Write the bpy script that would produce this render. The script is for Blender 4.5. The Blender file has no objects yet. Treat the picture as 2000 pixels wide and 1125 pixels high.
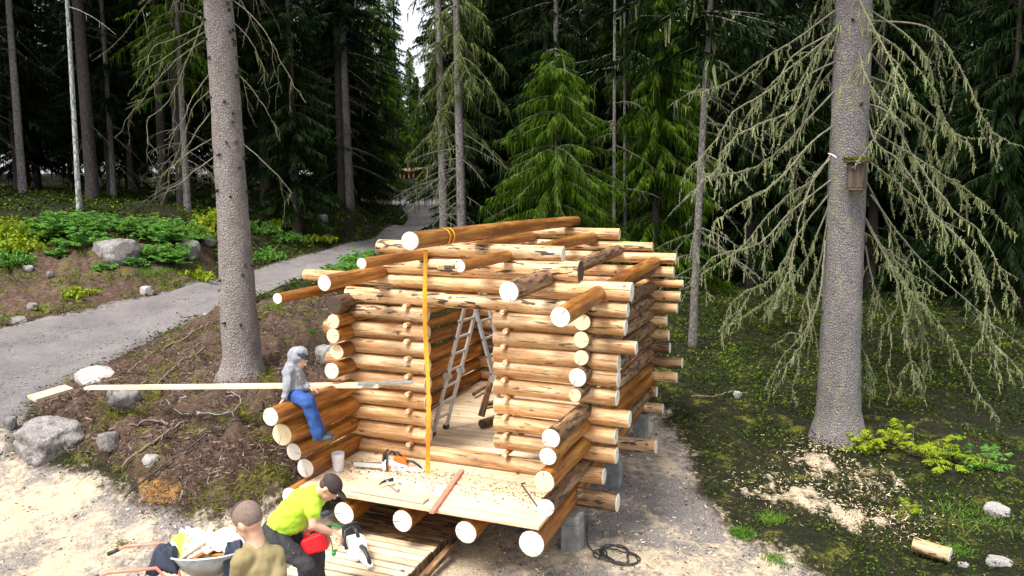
import bpy, bmesh, math, random
import numpy as np
from mathutils import Vector, Matrix, noise as mn
S = bpy.context.scene
COL = S.collection
rnd = random.Random(7)
PI = math.pi
# ------------------------------------------------------------------ camera
C = np.array([5.24155, -7.87911, 4.02196]); YAW, PIT, ROL, F = -.373641, -.132545, -.0049635, 1463.4
FW = np.array([math.sin(YAW)*math.cos(PIT), math.cos(YAW)*math.cos(PIT), math.sin(PIT)])
_r = np.array([math.cos(YAW), -math.sin(YAW), 0]); _u = np.cross(_r, FW)
RT = _r*math.cos(ROL)+_u*math.sin(ROL); UP = -_r*math.sin(ROL)+_u*math.cos(ROL)
cam = bpy.data.objects.new('camera', bpy.data.cameras.new('camera')); COL.objects.link(cam); S.camera = cam
cam.matrix_world = Matrix(((RT[0], UP[0], -FW[0], C[0]), (RT[1], UP[1], -FW[1], C[1]), (RT[2], UP[2], -FW[2], C[2]), (0, 0, 0, 1)))
cam.data.lens = F/2000*36; cam.data.sensor_width = 36; cam.data.clip_end = 1000; cam.data.clip_start = .1
# ------------------------------------------------------------------ world, sun, exposure
SUN_EL, SUN_AZ = math.radians(60), math.radians(200)     # azimuth clockwise from +Y
W = bpy.data.worlds.new('World'); S.world = W; W.use_nodes = True
nt = W.node_tree; bg = nt.nodes['Background']
sky = nt.nodes.new('ShaderNodeTexSky'); sky.sky_type = 'NISHITA'; sky.sun_disc = False
sky.sun_elevation = SUN_EL; sky.sun_rotation = SUN_AZ; sky.air_density = 1.0; sky.dust_density = 9; sky.ozone_density = .6
cl = nt.nodes.new('ShaderNodeMix'); cl.data_type = 'RGBA'; cl.inputs[0].default_value = .65; cl.inputs[7].default_value = (7.4, 7.6, 8.0, 1)   # bright even cloud layer over the sky
nt.links.new(sky.outputs[0], cl.inputs[6]); nt.links.new(cl.outputs[2], bg.inputs[0]); bg.inputs[1].default_value = .115
sl = bpy.data.lights.new('sun', 'SUN'); sl.energy = 2.7; sl.angle = math.radians(18); sl.color = (1, .96, .9)
so = bpy.data.objects.new('sun', sl); COL.objects.link(so)
sd = Vector((math.sin(SUN_AZ)*math.cos(SUN_EL), math.cos(SUN_AZ)*math.cos(SUN_EL), math.sin(SUN_EL)))
so.rotation_euler = sd.to_track_quat('Z', 'Y').to_euler(); so.location = (0, 0, 30)
S.view_settings.view_transform = 'Standard'; S.view_settings.look = 'None'
S.view_settings.exposure = 1.08; S.view_settings.gamma = 1
S.render.engine = 'CYCLES'

# ------------------------------------------------------------------ pixel helpers
def ray(x, y): return FW*F+(x-1000)*RT-(y-562.5)*UP
def un(x, y, ax, val):
    d = ray(x, y); return C+(val-C[ax])/d[ax]*d
def D(x, y, dep): return C+ray(x, y)*dep/F
def Vn(a):
    a = np.array(a, float); return a/np.linalg.norm(a)
# ------------------------------------------------------------------ ground height
ctrl = []
for x, y, d in [(0,460,22),(0,560,19.5),(0,600,18.7),(0,640,17.3),(0,700,15),(0,800,12.2),(0,900,10.6),(-150,640,16.5),(-150,800,11.5),(-150,460,21),
    (45,380,27),(215,400,28),(215,440,23.5),(215,510,21.8),(215,560,20.4),(200,622,18.9),(200,700,15.4),(110,470,22.5),(110,590,19),(110,640,17.3),
    (365,412,27),(330,455,24.5),(330,520,22.8),(330,570,21),(430,430,29),(430,500,25.5),(430,545,24),(430,602,19.4),(330,650,17.2),(320,450,24.8),
    (600,410,33),(600,455,30.5),(620,492,28.6),(600,545,23),(683,400,34),(700,440,34),(755,440,38),(820,432,40),(800,396,54),(850,365,75),(740,408,42),(770,402,48),
    (950,430,38),(950,400,50),(1100,430,42),(880,440,36),(700,510,26),(100,380,34),(300,380,34),(500,385,38),(600,375,50),
    (1400,655,19.6),(1500,560,26),(1700,560,25.5),(1900,600,23),(1640,850,11.7),(1250,500,33),(1350,450,45),(1800,450,42),(2100,500,34),
    (470,735,12.6),(420,640,15),(560,600,17.5),(640,560,20),(300,700,14.3),(240,740,13.1),(150,790,11.7),(350,770,11.9),(300,850,10.3),(400,820,10.8),(520,760,11.7),(540,820,10.4),(450,900,9.3),(350,950,9.2),(540,940,8.9),
    (560,700,13.2),(600,640,15.5),(250,960,9.5),(1500,900,11.1),(1990,1100,7.9),(1990,850,11.9),(1750,950,10.1)]:
    ctrl.append(D(x, y, d))
ctrl = [np.array(c) for c in ctrl]
for x, y, z in [(2.95,-.17,0),(2.9,1.8,0),(2.85,3.85,0),(0,0,.02),(.1,1.9,.1),(.3,3.9,.15),(1.6,1.9,0),(3.8,1,0),(4.2,4,0),(1.6,-1.6,0),(2.5,-3,0),(.5,-3,0),(-.8,-1.8,.05),(5,-2,0),(5,-8,0),
    (8,-4,0),(8,-10,0),(0,-6,0),(-4,-6,0),(-8,-8,.1),(-10,-14,0),(5,-20,0),(15,-10,0),(15,0,0),(25,0,.2),(20,15,.3),(-20,-10,.5),(-30,0,2.5),(1.5,7,.5),(3.5,8,.3),
    (-50,60,5),(-20,75,5),(10,70,4.2),(40,55,3.2),(60,10,2),(60,-40,1),(0,-60,0),(-60,-40,1),(-60,10,4.5),(-90,50,6),(90,90,5),(-30,110,6),(30,130,6),(0,-120,0),(120,-50,2),(-120,-50,2)]:
    ctrl.append(np.array([x, y, z], float))
ctrl = np.array(ctrl)
def _phi(r2): return .5*r2*np.log(r2+1e-9)
def _tps(P, lam):
    n = len(P); d2 = ((P[:, None, :2]-P[None, :, :2])**2).sum(-1)
    A = np.zeros((n+3, n+3)); A[:n, :n] = _phi(d2)+lam*np.eye(n); A[:n, n] = 1; A[:n, n+1:] = P[:, :2]; A[n:, :n] = A[:n, n:].T
    b = np.zeros(n+3); b[:n] = P[:, 2]; return np.linalg.solve(A, b)
_w = _tps(ctrl, .15)
def H(x, y):
    x = np.atleast_1d(np.asarray(x, float)); y = np.atleast_1d(np.asarray(y, float)); sh = x.shape
    x = x.ravel(); y = y.ravel(); out = np.empty(len(x)); n = len(ctrl)
    for i in range(0, len(x), 20000):
        xx = x[i:i+20000]; yy = y[i:i+20000]
        d2 = (xx[:, None]-ctrl[None, :, 0])**2+(yy[:, None]-ctrl[None, :, 1])**2
        out[i:i+20000] = _phi(d2)@_w[:n]+_w[n]+_w[n+1]*xx+_w[n+2]*yy
    out = np.clip(out, -.6, 12)
    return out.reshape(sh)
_ts = np.concatenate([np.linspace(4, 30, 600), np.linspace(30, 110, 800)[1:]])
def G(px, py):
    "ground point seen at a pixel"
    d = ray(px, py)/F; P = C[None]+_ts[:, None]*d[None]
    below = np.where(P[:, 2] < H(P[:, 0], P[:, 1]))[0]
    k = below[0] if len(below) else len(_ts)-1
    if k == 0: return P[0]
    a = P[k-1, 2]-H(P[k-1, 0], P[k-1, 1])[0]; b = P[k, 2]-H(P[k, 0], P[k, 1])[0]
    t = a/(a-b) if a != b else 0
    return P[k-1]+(P[k]-P[k-1])*t
def gz(x, y): return float(H(x, y)[0])

# ------------------------------------------------------------------ materials
def nodes(name):
    m = bpy.data.materials.new(name); m.use_nodes = True; t = m.node_tree; return m, t, t.nodes['Principled BSDF']
def N(t, typ, **kw):
    n = t.nodes.new(typ)
    for k, v in kw.items():
        if k.startswith('i_'): n.inputs[k[2:].replace('_', ' ')].default_value = v
        else: setattr(n, k, v)
    return n
def ramp(t, fac, stops, interp='LINEAR'):
    r = t.nodes.new('ShaderNodeValToRGB'); r.color_ramp.interpolation = interp
    el = r.color_ramp.elements
    while len(el) < len(stops): el.new(.5)
    for e, (p, c) in zip(el, stops):
        e.position = p; e.color = (*c, 1) if len(c) == 3 else c
    t.links.new(fac, r.inputs[0]); return r.outputs[0]
def mix(t, fac, a, b, mode='MIX'):
    m = t.nodes.new('ShaderNodeMix'); m.data_type = 'RGBA'; m.blend_type = mode
    for sock, v in ((m.inputs[0], fac), (m.inputs[6], a), (m.inputs[7], b)):
        if isinstance(v, (int, float)): sock.default_value = v
        elif isinstance(v, tuple): sock.default_value = (*v, 1)
        else: t.links.new(v, sock)
    return m.outputs[2]
def coords(t, kind='Object', scale=(1, 1, 1)):
    c = t.nodes.new('ShaderNodeTexCoord'); m = t.nodes.new('ShaderNodeMapping'); m.inputs['Scale'].default_value = scale
    t.links.new(c.outputs[kind], m.inputs[0]); return m.outputs[0]
def noise(t, vec, scale, detail=4, rough=.6, dist=0):
    n = N(t, 'ShaderNodeTexNoise'); n.inputs['Scale'].default_value = scale; n.inputs['Detail'].default_value = detail
    n.inputs['Roughness'].default_value = rough; n.inputs['Distortion'].default_value = dist; t.links.new(vec, n.inputs['Vector']); return n.outputs['Fac']
def voro(t, vec, scale, feat='F1', out='Distance'):
    n = N(t, 'ShaderNodeTexVoronoi', feature=feat); n.inputs['Scale'].default_value = scale; t.links.new(vec, n.inputs['Vector']); return n.outputs[out]
def bump(t, bs, h, strength=.4, dist=.02):
    b = N(t, 'ShaderNodeBump'); b.inputs['Strength'].default_value = strength; b.inputs['Distance'].default_value = dist
    t.links.new(h, b.inputs['Height']); t.links.new(b.outputs[0], bs.inputs['Normal'])
def plain(name, col, rough=.6, metal=0, var=.15, scale=12, spec=.5):
    m, t, b = nodes(name); v = coords(t)
    n = noise(t, v, scale, 5)
    lo = tuple(c*(1-var) for c in col); hi = tuple(min(1, c*(1+var)) for c in col)
    t.links.new(ramp(t, n, [(.3, lo), (.7, hi)]), b.inputs['Base Color'])
    b.inputs['Roughness'].default_value = rough; b.inputs['Metallic'].default_value = metal; b.inputs['Specular IOR Level'].default_value = spec
    bump(t, b, n, .15, .01); return m
def objrand(t, vec):
    "shift texture space by the object's random value"
    oi = t.nodes.new('ShaderNodeObjectInfo'); mu = N(t, 'ShaderNodeMath', operation='MULTIPLY'); mu.inputs[1].default_value = 37.
    t.links.new(oi.outputs['Random'], mu.inputs[0]); ad = N(t, 'ShaderNodeVectorMath', operation='ADD')
    t.links.new(vec, ad.inputs[0]); t.links.new(mu.outputs[0], ad.inputs[1]); return ad.outputs[0], oi.outputs['Random']
def wood(name, lo, mid, hi, crack=.8, dark=(.03, .018, .01), rough=.55, crackth=.36, patch=(.10, .04, .015), patchamt=.5):
    m, t, b = nodes(name); v0 = coords(t); v, r = objrand(t, v0)
    mp = t.nodes.new('ShaderNodeMapping'); mp.inputs['Scale'].default_value = (1, 1, .09); t.links.new(v, mp.inputs[0])
    n1 = noise(t, mp.outputs[0], 14, 6, .65, .4); n2 = noise(t, v, 1.7, 3)
    col = ramp(t, n1, [(.33, lo), (.5, mid), (.64, hi)])
    # darker weathered patches along the log
    mp3 = t.nodes.new('ShaderNodeMapping'); mp3.inputs['Scale'].default_value = (1, 1, .22); t.links.new(v, mp3.inputs[0])
    pm = ramp(t, noise(t, mp3.outputs[0], 7, 6, .75), [(.50, (0, 0, 0)), (.70, (patchamt,)*3)])
    col = mix(t, pm, col, patch)
    ck = ramp(t, noise(t, mp3.outputs[0], 22, 3, .5), [(crackth-.04, (crack,)*3), (crackth, (0, 0, 0))])
    mp4 = t.nodes.new('ShaderNodeMapping'); mp4.inputs['Scale'].default_value = (1, 1, .05); t.links.new(v, mp4.inputs[0])
    ck2 = ramp(t, noise(t, mp4.outputs[0], 30, 2, .5), [(.30, (crack,)*3), (.34, (0, 0, 0))])
    fl = ramp(t, noise(t, mp3.outputs[0], 42, 3, .6), [(.60, (0, 0, 0)), (.66, (.55,)*3)]); col = mix(t, fl, col, tuple(c*.38 for c in mid))
    col = mix(t, ck, col, dark); col = mix(t, ck2, col, dark)
    kn = ramp(t, voro(t, v, 3.2), [(.06, (.85,)*3), (.11, (0, 0, 0))])
    col = mix(t, kn, col, (.09, .035, .012))
    hv = t.nodes.new('ShaderNodeHueSaturation'); t.links.new(col, hv.inputs['Color'])
    mr = N(t, 'ShaderNodeMapRange'); mr.inputs[3].default_value = .74; mr.inputs[4].default_value = 1.2
    t.links.new(r, mr.inputs[0]); t.links.new(mr.outputs[0], hv.inputs['Value'])
    t.links.new(hv.outputs[0], b.inputs['Base Color']); b.inputs['Roughness'].default_value = rough
    bump(t, b, n1, .35, .012); return m
def endgrain(name, base, ring):
    m, t, b = nodes(name); v0 = coords(t); v, r = objrand(t, v0)
    w = N(t, 'ShaderNodeTexWave', wave_type='RINGS', rings_direction='Z'); w.inputs['Scale'].default_value = 18; w.inputs['Distortion'].default_value = 2.5; w.inputs['Detail'].default_value = 2
    t.links.new(v0, w.inputs['Vector'])
    col = mix(t, ramp(t, w.outputs['Fac'], [(.3, (0, 0, 0)), (.9, (.55,)*3)]), base, ring)
    n = noise(t, v, 6, 5); col = mix(t, ramp(t, n, [(.5, (0, 0, 0)), (.75, (.5,)*3)]), col, tuple(c*.75 for c in ring))
    t.links.new(col, b.inputs['Base Color']); b.inputs['Roughness'].default_value = .8; bump(t, b, n, .3, .01); return m
M = {}
M['pale'] = wood('peeled_pale_pine', (.32, .135, .042), (.60, .34, .145), (.80, .60, .37), crack=.75, crackth=.36)
M['rough'] = wood('weathered_pale_pine', (.29, .125, .045), (.60, .36, .165), (.80, .62, .40), crack=.95, crackth=.43, patchamt=.75)
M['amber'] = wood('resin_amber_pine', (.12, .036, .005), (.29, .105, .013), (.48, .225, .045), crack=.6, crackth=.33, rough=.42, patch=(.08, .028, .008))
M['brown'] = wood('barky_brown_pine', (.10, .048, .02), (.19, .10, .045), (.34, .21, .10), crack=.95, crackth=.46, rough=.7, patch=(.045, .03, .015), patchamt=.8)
M['end'] = endgrain('white_sealed_end', (.77, .74, .67), (.58, .49, .36))
M['endraw'] = endgrain('raw_cut_end', (.80, .66, .44), (.62, .42, .22))
M['enddark'] = endgrain('dark_bark_end', (.05, .035, .025), (.09, .05, .03))
M['plank'] = wood('sawn_pine_plank', (.55, .40, .24), (.70, .54, .36), (.80, .67, .48), crack=.3, crackth=.3, patchamt=.15)
M['steel'] = plain('brushed_aluminium', (.56, .57, .58), .4, .35, .1)
M['black'] = plain('black_plastic', (.02, .02, .022), .5)
M['white'] = plain('white_plastic', (.78, .78, .76), .4)
M['orange'] = plain('orange_plastic', (.75, .14, .02), .4)
M['red'] = plain('red_plastic', (.62, .012, .02), .25)
M['green'] = plain('green_plastic', (.02, .30, .06), .35)
M['strap'] = plain('orange_yellow_webbing', (.85, .36, .02), .7)
M['pink'] = plain('faded_red_painted_steel', (.62, .22, .15), .5, 0, .25)
M['zinc'] = plain('galvanised_sheet', (.34, .37, .38), .5, .5, .25)
M['concrete'] = plain('grey_concrete', (.21, .215, .21), .9, 0, .35, 9)
M['skin'] = plain('skin', (.56, .33, .23), .55, 0, .08)
M['hoodie'] = plain('grey_marl_cotton', (.24, .255, .285), .9, 0, .2, 30)
M['denim'] = plain('blue_denim', (.02, .07, .26), .85, 0, .3, 14)
M['lime'] = plain('lime_cotton', (.42, .70, .04), .85, 0, .1, 5)
M['olive'] = plain('olive_cotton', (.235, .19, .09), .9, 0, .14, 7)
M['navy'] = plain('navy_cloth', (.025, .035, .06), .85, 0, .3)
M['print'] = plain('faded_pink_print', (.42, .25, .26), .9, 0, .5, 40)
M['capc'] = plain('dark_cap_cloth', (.035, .022, .025), .85, 0, .3)
M['shoe'] = plain('dark_shoe', (.05, .06, .075), .7, 0, .5, 40)
M['hair'] = plain('cropped_brown_hair', (.065, .042, .035), .9, 0, .4, 60)
M['stubble'] = plain('shaved_hair_sides', (.17, .12, .10), .9, 0, .3, 60)
m, t, b = nodes('pale_hivis_cloth'); v = coords(t); t.links.new(ramp(t, noise(t, v, 3.2, 3), [(.56, (.86, .87, .80)), (.62, (.66, .84, .08))]), b.inputs['Base Color']); b.inputs['Roughness'].default_value = .8; M['hivis'] = m
M['hivis2'] = plain('yellow_hivis_trim', (.62, .80, .05), .8, 0, .1)
M['jug'] = plain('frosted_plastic', (.70, .70, .74), .35)
M['rubber'] = plain('tyre_rubber', (.018, .018, .018), .85)
m, t, b = nodes('paint_spattered_workwear'); v = coords(t)
sp = ramp(t, noise(t, v, 38, 4, .7), [(.66, (0, 0, 0)), (.70, (.8,)*3)])
sp2 = ramp(t, noise(t, v, 9, 4, .7), [(.55, (0, 0, 0)), (.8, (.3,)*3)])
c_ = mix(t, sp2, (.022, .022, .026), (.12, .12, .12)); t.links.new(mix(t, sp, c_, (.5, .5, .5)), b.inputs['Base Color']); b.inputs['Roughness'].default_value = .8
bump(t, b, noise(t, v, 14, 4), .6, .03); M['work'] = m
def bark(name, a, bcol, dk, scale=30, zs=.6, lich=None, lamt=.5):
    m, t, b = nodes(name); v = coords(t, 'Object', (1, 1, zs)); vo, r = objrand(t, v)
    d = voro(t, vo, scale, 'DISTANCE_TO_EDGE'); cell = voro(t, vo, scale, 'F1', 'Color'); n = noise(t, vo, 3, 5, .7); nf = noise(t, vo, 40, 4, .7)
    col = ramp(t, n, [(.3, a), (.7, bcol)])
    sep = N(t, 'ShaderNodeSeparateColor'); t.links.new(cell, sep.inputs[0])
    col = mix(t, ramp(t, sep.outputs[0], [(0, (.55,)*3), (1, (1.25,)*3)]), (0, 0, 0), (0, 0, 0)) if False else mix(t, 1., col, ramp(t, sep.outputs[0], [(0, (.78,)*3), (1, (1,)*3)]), 'MULTIPLY')
    col = mix(t, ramp(t, d, [(.0, (.85,)*3), (.13, (0, 0, 0))]), col, dk)
    col = mix(t, ramp(t, nf, [(.58, (0, 0, 0)), (.75, (.6,)*3)]), col, dk)
    if lich:
        col = mix(t, ramp(t, noise(t, v, 5, 6, .8), [(.52, (0, 0, 0)), (.66, (lamt,)*3)]), col, lich)
    t.links.new(col, b.inputs['Base Color']); b.inputs['Roughness'].default_value = .9
    ad = N(t, 'ShaderNodeMath', operation='ADD'); t.links.new(d, ad.inputs[0]); t.links.new(nf, ad.inputs[1]); bump(t, b, ad.outputs[0], 1., .035); return m
M['bark'] = bark('pale_spruce_bark', (.27, .235, .225), (.44, .40, .385), (.10, .08, .07), 30, .75, (.17, .16, .10), .45)
M['barkl'] = bark('lichen_spruce_bark', (.22, .20, .20), (.36, .33, .34), (.06, .05, .045), 40, .6, (.30, .32, .16), .7)
M['barkf'] = bark('far_spruce_bark', (.17, .155, .145), (.30, .275, .26), (.05, .04, .04), 16, .4, (.20, .21, .11), .4)
M['silver'] = bark('silver_bark', (.40, .42, .42), (.55, .57, .56), (.07, .06, .06), 9, .3)
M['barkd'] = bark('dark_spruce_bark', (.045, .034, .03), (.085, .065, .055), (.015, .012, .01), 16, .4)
def leaf(name, a, bcol, rough=.55, scale=1.5, trans=.0):
    m, t, b = nodes(name); v = coords(t, 'Object'); vo, r = objrand(t, v)
    n = noise(t, vo, scale, 6, .75); n2 = noise(t, vo, scale*14, 2)
    col = ramp(t, n, [(.32, a), (.68, bcol)]); col = mix(t, ramp(t, n2, [(.35, (.55,)*3), (.65, (0, 0, 0))]), col, tuple(c*.5 for c in a))
    t.links.new(col, b.inputs['Base Color']); b.inputs['Roughness'].default_value = rough; b.inputs['Specular IOR Level'].default_value = .08
    if trans:
        tr = N(t, 'ShaderNodeBsdfTranslucent'); t.links.new(col, tr.inputs[0]); ms = N(t, 'ShaderNodeMixShader'); ms.inputs[0].default_value = trans
        t.links.new(b.outputs[0], ms.inputs[1]); t.links.new(tr.outputs[0], ms.inputs[2]); t.links.new(ms.outputs[0], t.nodes['Material Output'].inputs[0])
    return m
M['needle'] = leaf('spruce_needles', (.0025, .009, .001), (.010, .029, .003))  # needle colour kept near black to stand in for canopy shade
M['needlem'] = leaf('moss_hung_needles', (.035, .055, .012), (.15, .18, .055)); M['needleb'] = leaf('bright_spruce_needles', (.014, .045, .003), (.11, .195, .008), trans=.2)
M['lichen'] = leaf('beard_lichen', (.15, .19, .075), (.40, .44, .21), .9, 9)
M['lichend'] = leaf('dull_beard_lichen', (.09, .11, .04), (.19, .21, .08), .9, 4)
M['leafg'] = leaf('fresh_green_leaves', (.09, .24, .04), (.20, .44, .07), trans=.35)
M['leafy'] = leaf('yellow_green_leaves', (.20, .30, .015), (.38, .46, .03), trans=.3)
M['grass'] = leaf('grass_blades', (.08, .20, .02), (.20, .34, .05), trans=.25)
M['cover'] = leaf('bilberry_cover', (.010, .024, .003), (.050, .082, .009), scale=.7, trans=.1)  # leaf colour lowered too, in place of shade under the trees
M['cover2'] = leaf('bright_bilberry_cover', (.05, .10, .008), (.20, .27, .016), scale=.7, trans=.15)
M['moss'] = leaf('moss', (.06, .09, .010), (.20, .19, .02), .95, 3)
M['litter'] = leaf('bark_litter', (.03, .018, .013), (.15, .10, .075), .95, 6)
M['boxwood'] = wood('old_box_wood', (.03, .017, .012), (.075, .045, .03), (.16, .11, .08), patch=(.04, .05, .015), patchamt=.8)
M['chip'] = leaf('pale_bark_chips', (.28, .19, .17), (.50, .38, .34), .95, 6)
M['twig'] = plain('dead_twig', (.16, .12, .09), .9, 0, .4, 20)
M['deadtwig'] = plain('pale_dead_twig', (.19, .175, .125), .9, 0, .4, 20)
def rockmat(name, a, bcol, mossy=.4):
    m, t, b = nodes(name); v, r = objrand(t, coords(t)); n = noise(t, v, 2.2, 9, .75); n2 = noise(t, v, 18, 5, .7)
    col = ramp(t, n, [(.3, a), (.65, bcol)]); col = mix(t, ramp(t, n2, [(.45, (0, 0, 0)), (.7, (.8,)*3)]), col, tuple(c*.35 for c in a))
    col = mix(t, ramp(t, noise(t, v, 3.1, 6, .8), [(.52, (0, 0, 0)), (.60, (mossy,)*3)]), col, (.05, .045, .02))
    t.links.new(col, b.inputs['Base Color']); b.inputs['Roughness'].default_value = .9; bump(t, b, n2, .7, .05); return m
M['rock'] = rockmat('grey_granite', (.15, .135, .135), (.40, .375, .37), .7); M['rockw'] = rockmat('pale_granite', (.34, .31, .30), (.62, .60, .58), .25)

# ------------------------------------------------------------------ mesh builder
class MB:
    def __init__(s): s.v = []; s.f = []; s.m = []; s.sm = []
    def add(s, vs, fs, mi=0, smooth=False):
        o = len(s.v); s.v += [tuple(map(float, p)) for p in vs]
        for f in fs: s.f.append(tuple(i+o for i in f)); s.m.append(mi); s.sm.append(smooth)
    def tube(s, pts, rad, n=8, mi=0, cap=True, capmi=None, jit=0, smooth=True):
        pts = [np.array(p, float) for p in pts]; k = len(pts)
        if not hasattr(rad, '__len__'): rad = [rad]*k
        t0 = Vn(pts[1]-pts[0]); a = np.array([0, 0, 1.]) if abs(t0[2]) < .9 else np.array([1., 0, 0]); nx = Vn(np.cross(t0, a)); vs = []
        for i in range(k):
            tt = Vn(pts[min(i+1, k-1)]-pts[max(i-1, 0)]); nx = Vn(nx-tt*(nx@tt)); ny = np.cross(tt, nx)
            for j in range(n):
                th = 2*PI*j/n; q = rad[i]*(1+(rnd.uniform(-jit, jit) if jit else 0))
                vs.append(pts[i]+(nx*math.cos(th)+ny*math.sin(th))*q)
        fs = [(i*n+j, i*n+(j+1) % n, (i+1)*n+(j+1) % n, (i+1)*n+j) for i in range(k-1) for j in range(n)]
        s.add(vs, fs, mi, smooth)
        if cap:
            cm = mi if capmi is None else capmi
            o = len(s.v)-k*n
            s.f.append(tuple(o+j for j in reversed(range(n)))); s.m.append(cm); s.sm.append(False)
            s.f.append(tuple(o+(k-1)*n+j for j in range(n))); s.m.append(cm); s.sm.append(False)
    def box(s, c, d, mi=0, R=None):
        c = np.array(c, float); h = np.array(d, float)/2; vs = []
        for sx in (-1, 1):
            for sy in (-1, 1):
                for sz in (-1, 1):
                    p = np.array([sx, sy, sz])*h
                    if R is not None: p = R@p
                    vs.append(c+p)
        s.add(vs, [(0, 1, 3, 2), (4, 6, 7, 5), (0, 4, 5, 1), (2, 3, 7, 6), (0, 2, 6, 4), (1, 5, 7, 3)], mi)
    def bar(s, a, b, w, h, up=(0, 0, 1), mi=0):
        a = np.array(a, float); b = np.array(b, float); L = np.linalg.norm(b-a); x = (b-a)/L; z = np.array(up, float); z = Vn(z-x*(z@x)); y = np.cross(z, x)
        s.box((a+b)/2, (L, w, h), mi, np.array([x, y, z]).T)
    def prism(s, poly, y0, y1, mi=0):
        "poly in (x,z), extruded along y"
        n = len(poly); vs = [(x, y0, z) for x, z in poly]+[(x, y1, z) for x, z in poly]
        s.add(vs, [tuple(range(n)), tuple(range(2*n-1, n-1, -1))]+[(i, i+n, (i+1) % n+n, (i+1) % n) for i in range(n)], mi)
    def sphere(s, c, r, n=10, k=7, mi=0, R=None):
        c = np.array(c, float); r = np.array(r if hasattr(r, '__len__') else (r,)*3, float); vs = []
        for i in range(k+1):
            ph = PI*i/k
            for j in range(n):
                p = np.array([math.sin(ph)*math.cos(2*PI*j/n), math.sin(ph)*math.sin(2*PI*j/n), math.cos(ph)])*r
                if R is not None: p = R@p
                vs.append(c+p)
        s.add(vs, [(i*n+j, (i+1)*n+j, (i+1)*n+(j+1) % n, i*n+(j+1) % n) for i in range(k) for j in range(n)], mi, True)
    def mesh(s, name, mats):
        me = bpy.data.meshes.new(name); me.from_pydata(s.v, [], s.f); me.update()
        me.polygons.foreach_set('material_index', s.m); me.polygons.foreach_set('use_smooth', s.sm)
        for m in mats: me.materials.append(m)
        return me
    def build(s, name, mats, parent=None, bevel=0):
        if not isinstance(mats, (list, tuple)): mats = [mats]
        o = bpy.data.objects.new(name, s.mesh(name, mats)); COL.objects.link(o)
        if parent is not None: o.parent = parent
        if bevel:
            b = o.modifiers.new('bevel', 'BEVEL'); b.width = bevel; b.segments = 2; b.limit_method = 'ANGLE'
        return o
def tag(o, label=None, cat=None, group=None, kind=None):
    if label: o['label'] = label
    if cat: o['category'] = cat
    if group: o['group'] = group
    if kind: o['kind'] = kind
    return o
def empty(name, loc, label, cat, rz=0, group=None):
    o = bpy.data.objects.new(name, None); COL.objects.link(o); o.location = loc; o.rotation_euler = (0, 0, rz); o.empty_display_size = .1
    return tag(o, label, cat, group)
def rawmesh(name, V, Fq, mats, parent=None, mi=None, smooth=False):
    "fast mesh from numpy verts and equal-sized faces"
    V = np.asarray(V, np.float32); Fq = np.asarray(Fq, np.int32); k = Fq.shape[1]; me = bpy.data.meshes.new(name)
    me.vertices.add(len(V)); me.vertices.foreach_set('co', V.ravel()); me.loops.add(Fq.size); me.loops.foreach_set('vertex_index', Fq.ravel())
    me.polygons.add(len(Fq)); me.polygons.foreach_set('loop_start', np.arange(0, Fq.size, k, dtype=np.int32))
    if mi is not None: me.polygons.foreach_set('material_index', np.asarray(mi, np.int32))
    me.polygons.foreach_set('use_smooth', np.full(len(Fq), smooth)); me.update(calc_edges=True)
    for m in mats: me.materials.append(m)
    o = bpy.data.objects.new(name, me); COL.objects.link(o)
    if parent is not None: o.parent = parent
    return o
def copy_tree(o, parent=None):
    c = o.copy(); COL.objects.link(c)
    if parent is not None: c.parent = parent
    for ch in list(o.children): copy_tree(ch, c)
    return c
def inpoly(X, Y, poly):
    X = np.asarray(X); Y = np.asarray(Y); ins = np.zeros(X.shape, bool); n = len(poly)
    for i in range(n):
        x1, y1 = poly[i][:2]; x2, y2 = poly[(i+1) % n][:2]
        c = ((y1 > Y) != (y2 > Y)) & (X < (x2-x1)*(Y-y1)/((y2-y1) if y2 != y1 else 1e-9)+x1); ins ^= c
    return ins
def polydist(X, Y, poly):
    best = np.full(np.shape(X), 1e9); n = len(poly)
    for i in range(n):
        a = np.array(poly[i][:2]); b = np.array(poly[(i+1) % n][:2]); d = b-a; L = d@d+1e-9
        t = np.clip(((X-a[0])*d[0]+(Y-a[1])*d[1])/L, 0, 1); best = np.minimum(best, np.hypot(X-a[0]-t*d[0], Y-a[1]-t*d[1]))
    return best
def soft(X, Y, poly, w):
    d = polydist(X, Y, poly); return np.clip(.5+np.where(inpoly(X, Y, poly), d, -d)/w, 0, 1)
def GP(pts): return [tuple(G(x, y)[:2]) for x, y in pts]
def nz(X, Y, s, seed=0):
    return np.array([mn.fractal((x*s+seed, y*s-seed, seed*.37), .8, 2.1, 4) for x, y in zip(X, Y)])

# ------------------------------------------------------------------ terrain
road_pairs = [((-420, 760), (-420, 1250)), ((-150, 690), (-150, 1000)), ((0, 642), (0, 852)), ((130, 613), (125, 752)), ((230, 590), (235, 696)), ((330, 568), (335, 645)), ((430, 546), (430, 603)),
    ((510, 524), (515, 572)), ((600, 498), (612, 540)), ((680, 475), (705, 505)), ((745, 456), (795, 468)), ((790, 437), (850, 446)), ((797, 421), (870, 426)), ((782, 406), (866, 408)),
    ((766, 393), (860, 393)), ((785, 380), (858, 381)), ((815, 370), (856, 371)), ((832, 364), (857, 365))]
RA = np.array([G(*a) for a, b in road_pairs]); RB = np.array([G(*b) for a, b in road_pairs])
def resample(P, n):
    P = np.array(P, float); d = np.r_[0, np.cumsum(np.linalg.norm(np.diff(P[:, :2], axis=0), axis=1))]; u = np.linspace(0, 1, n)*d[-1]
    return np.stack([np.interp(u, d, P[:, i]) for i in range(P.shape[1])], 1)
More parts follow.
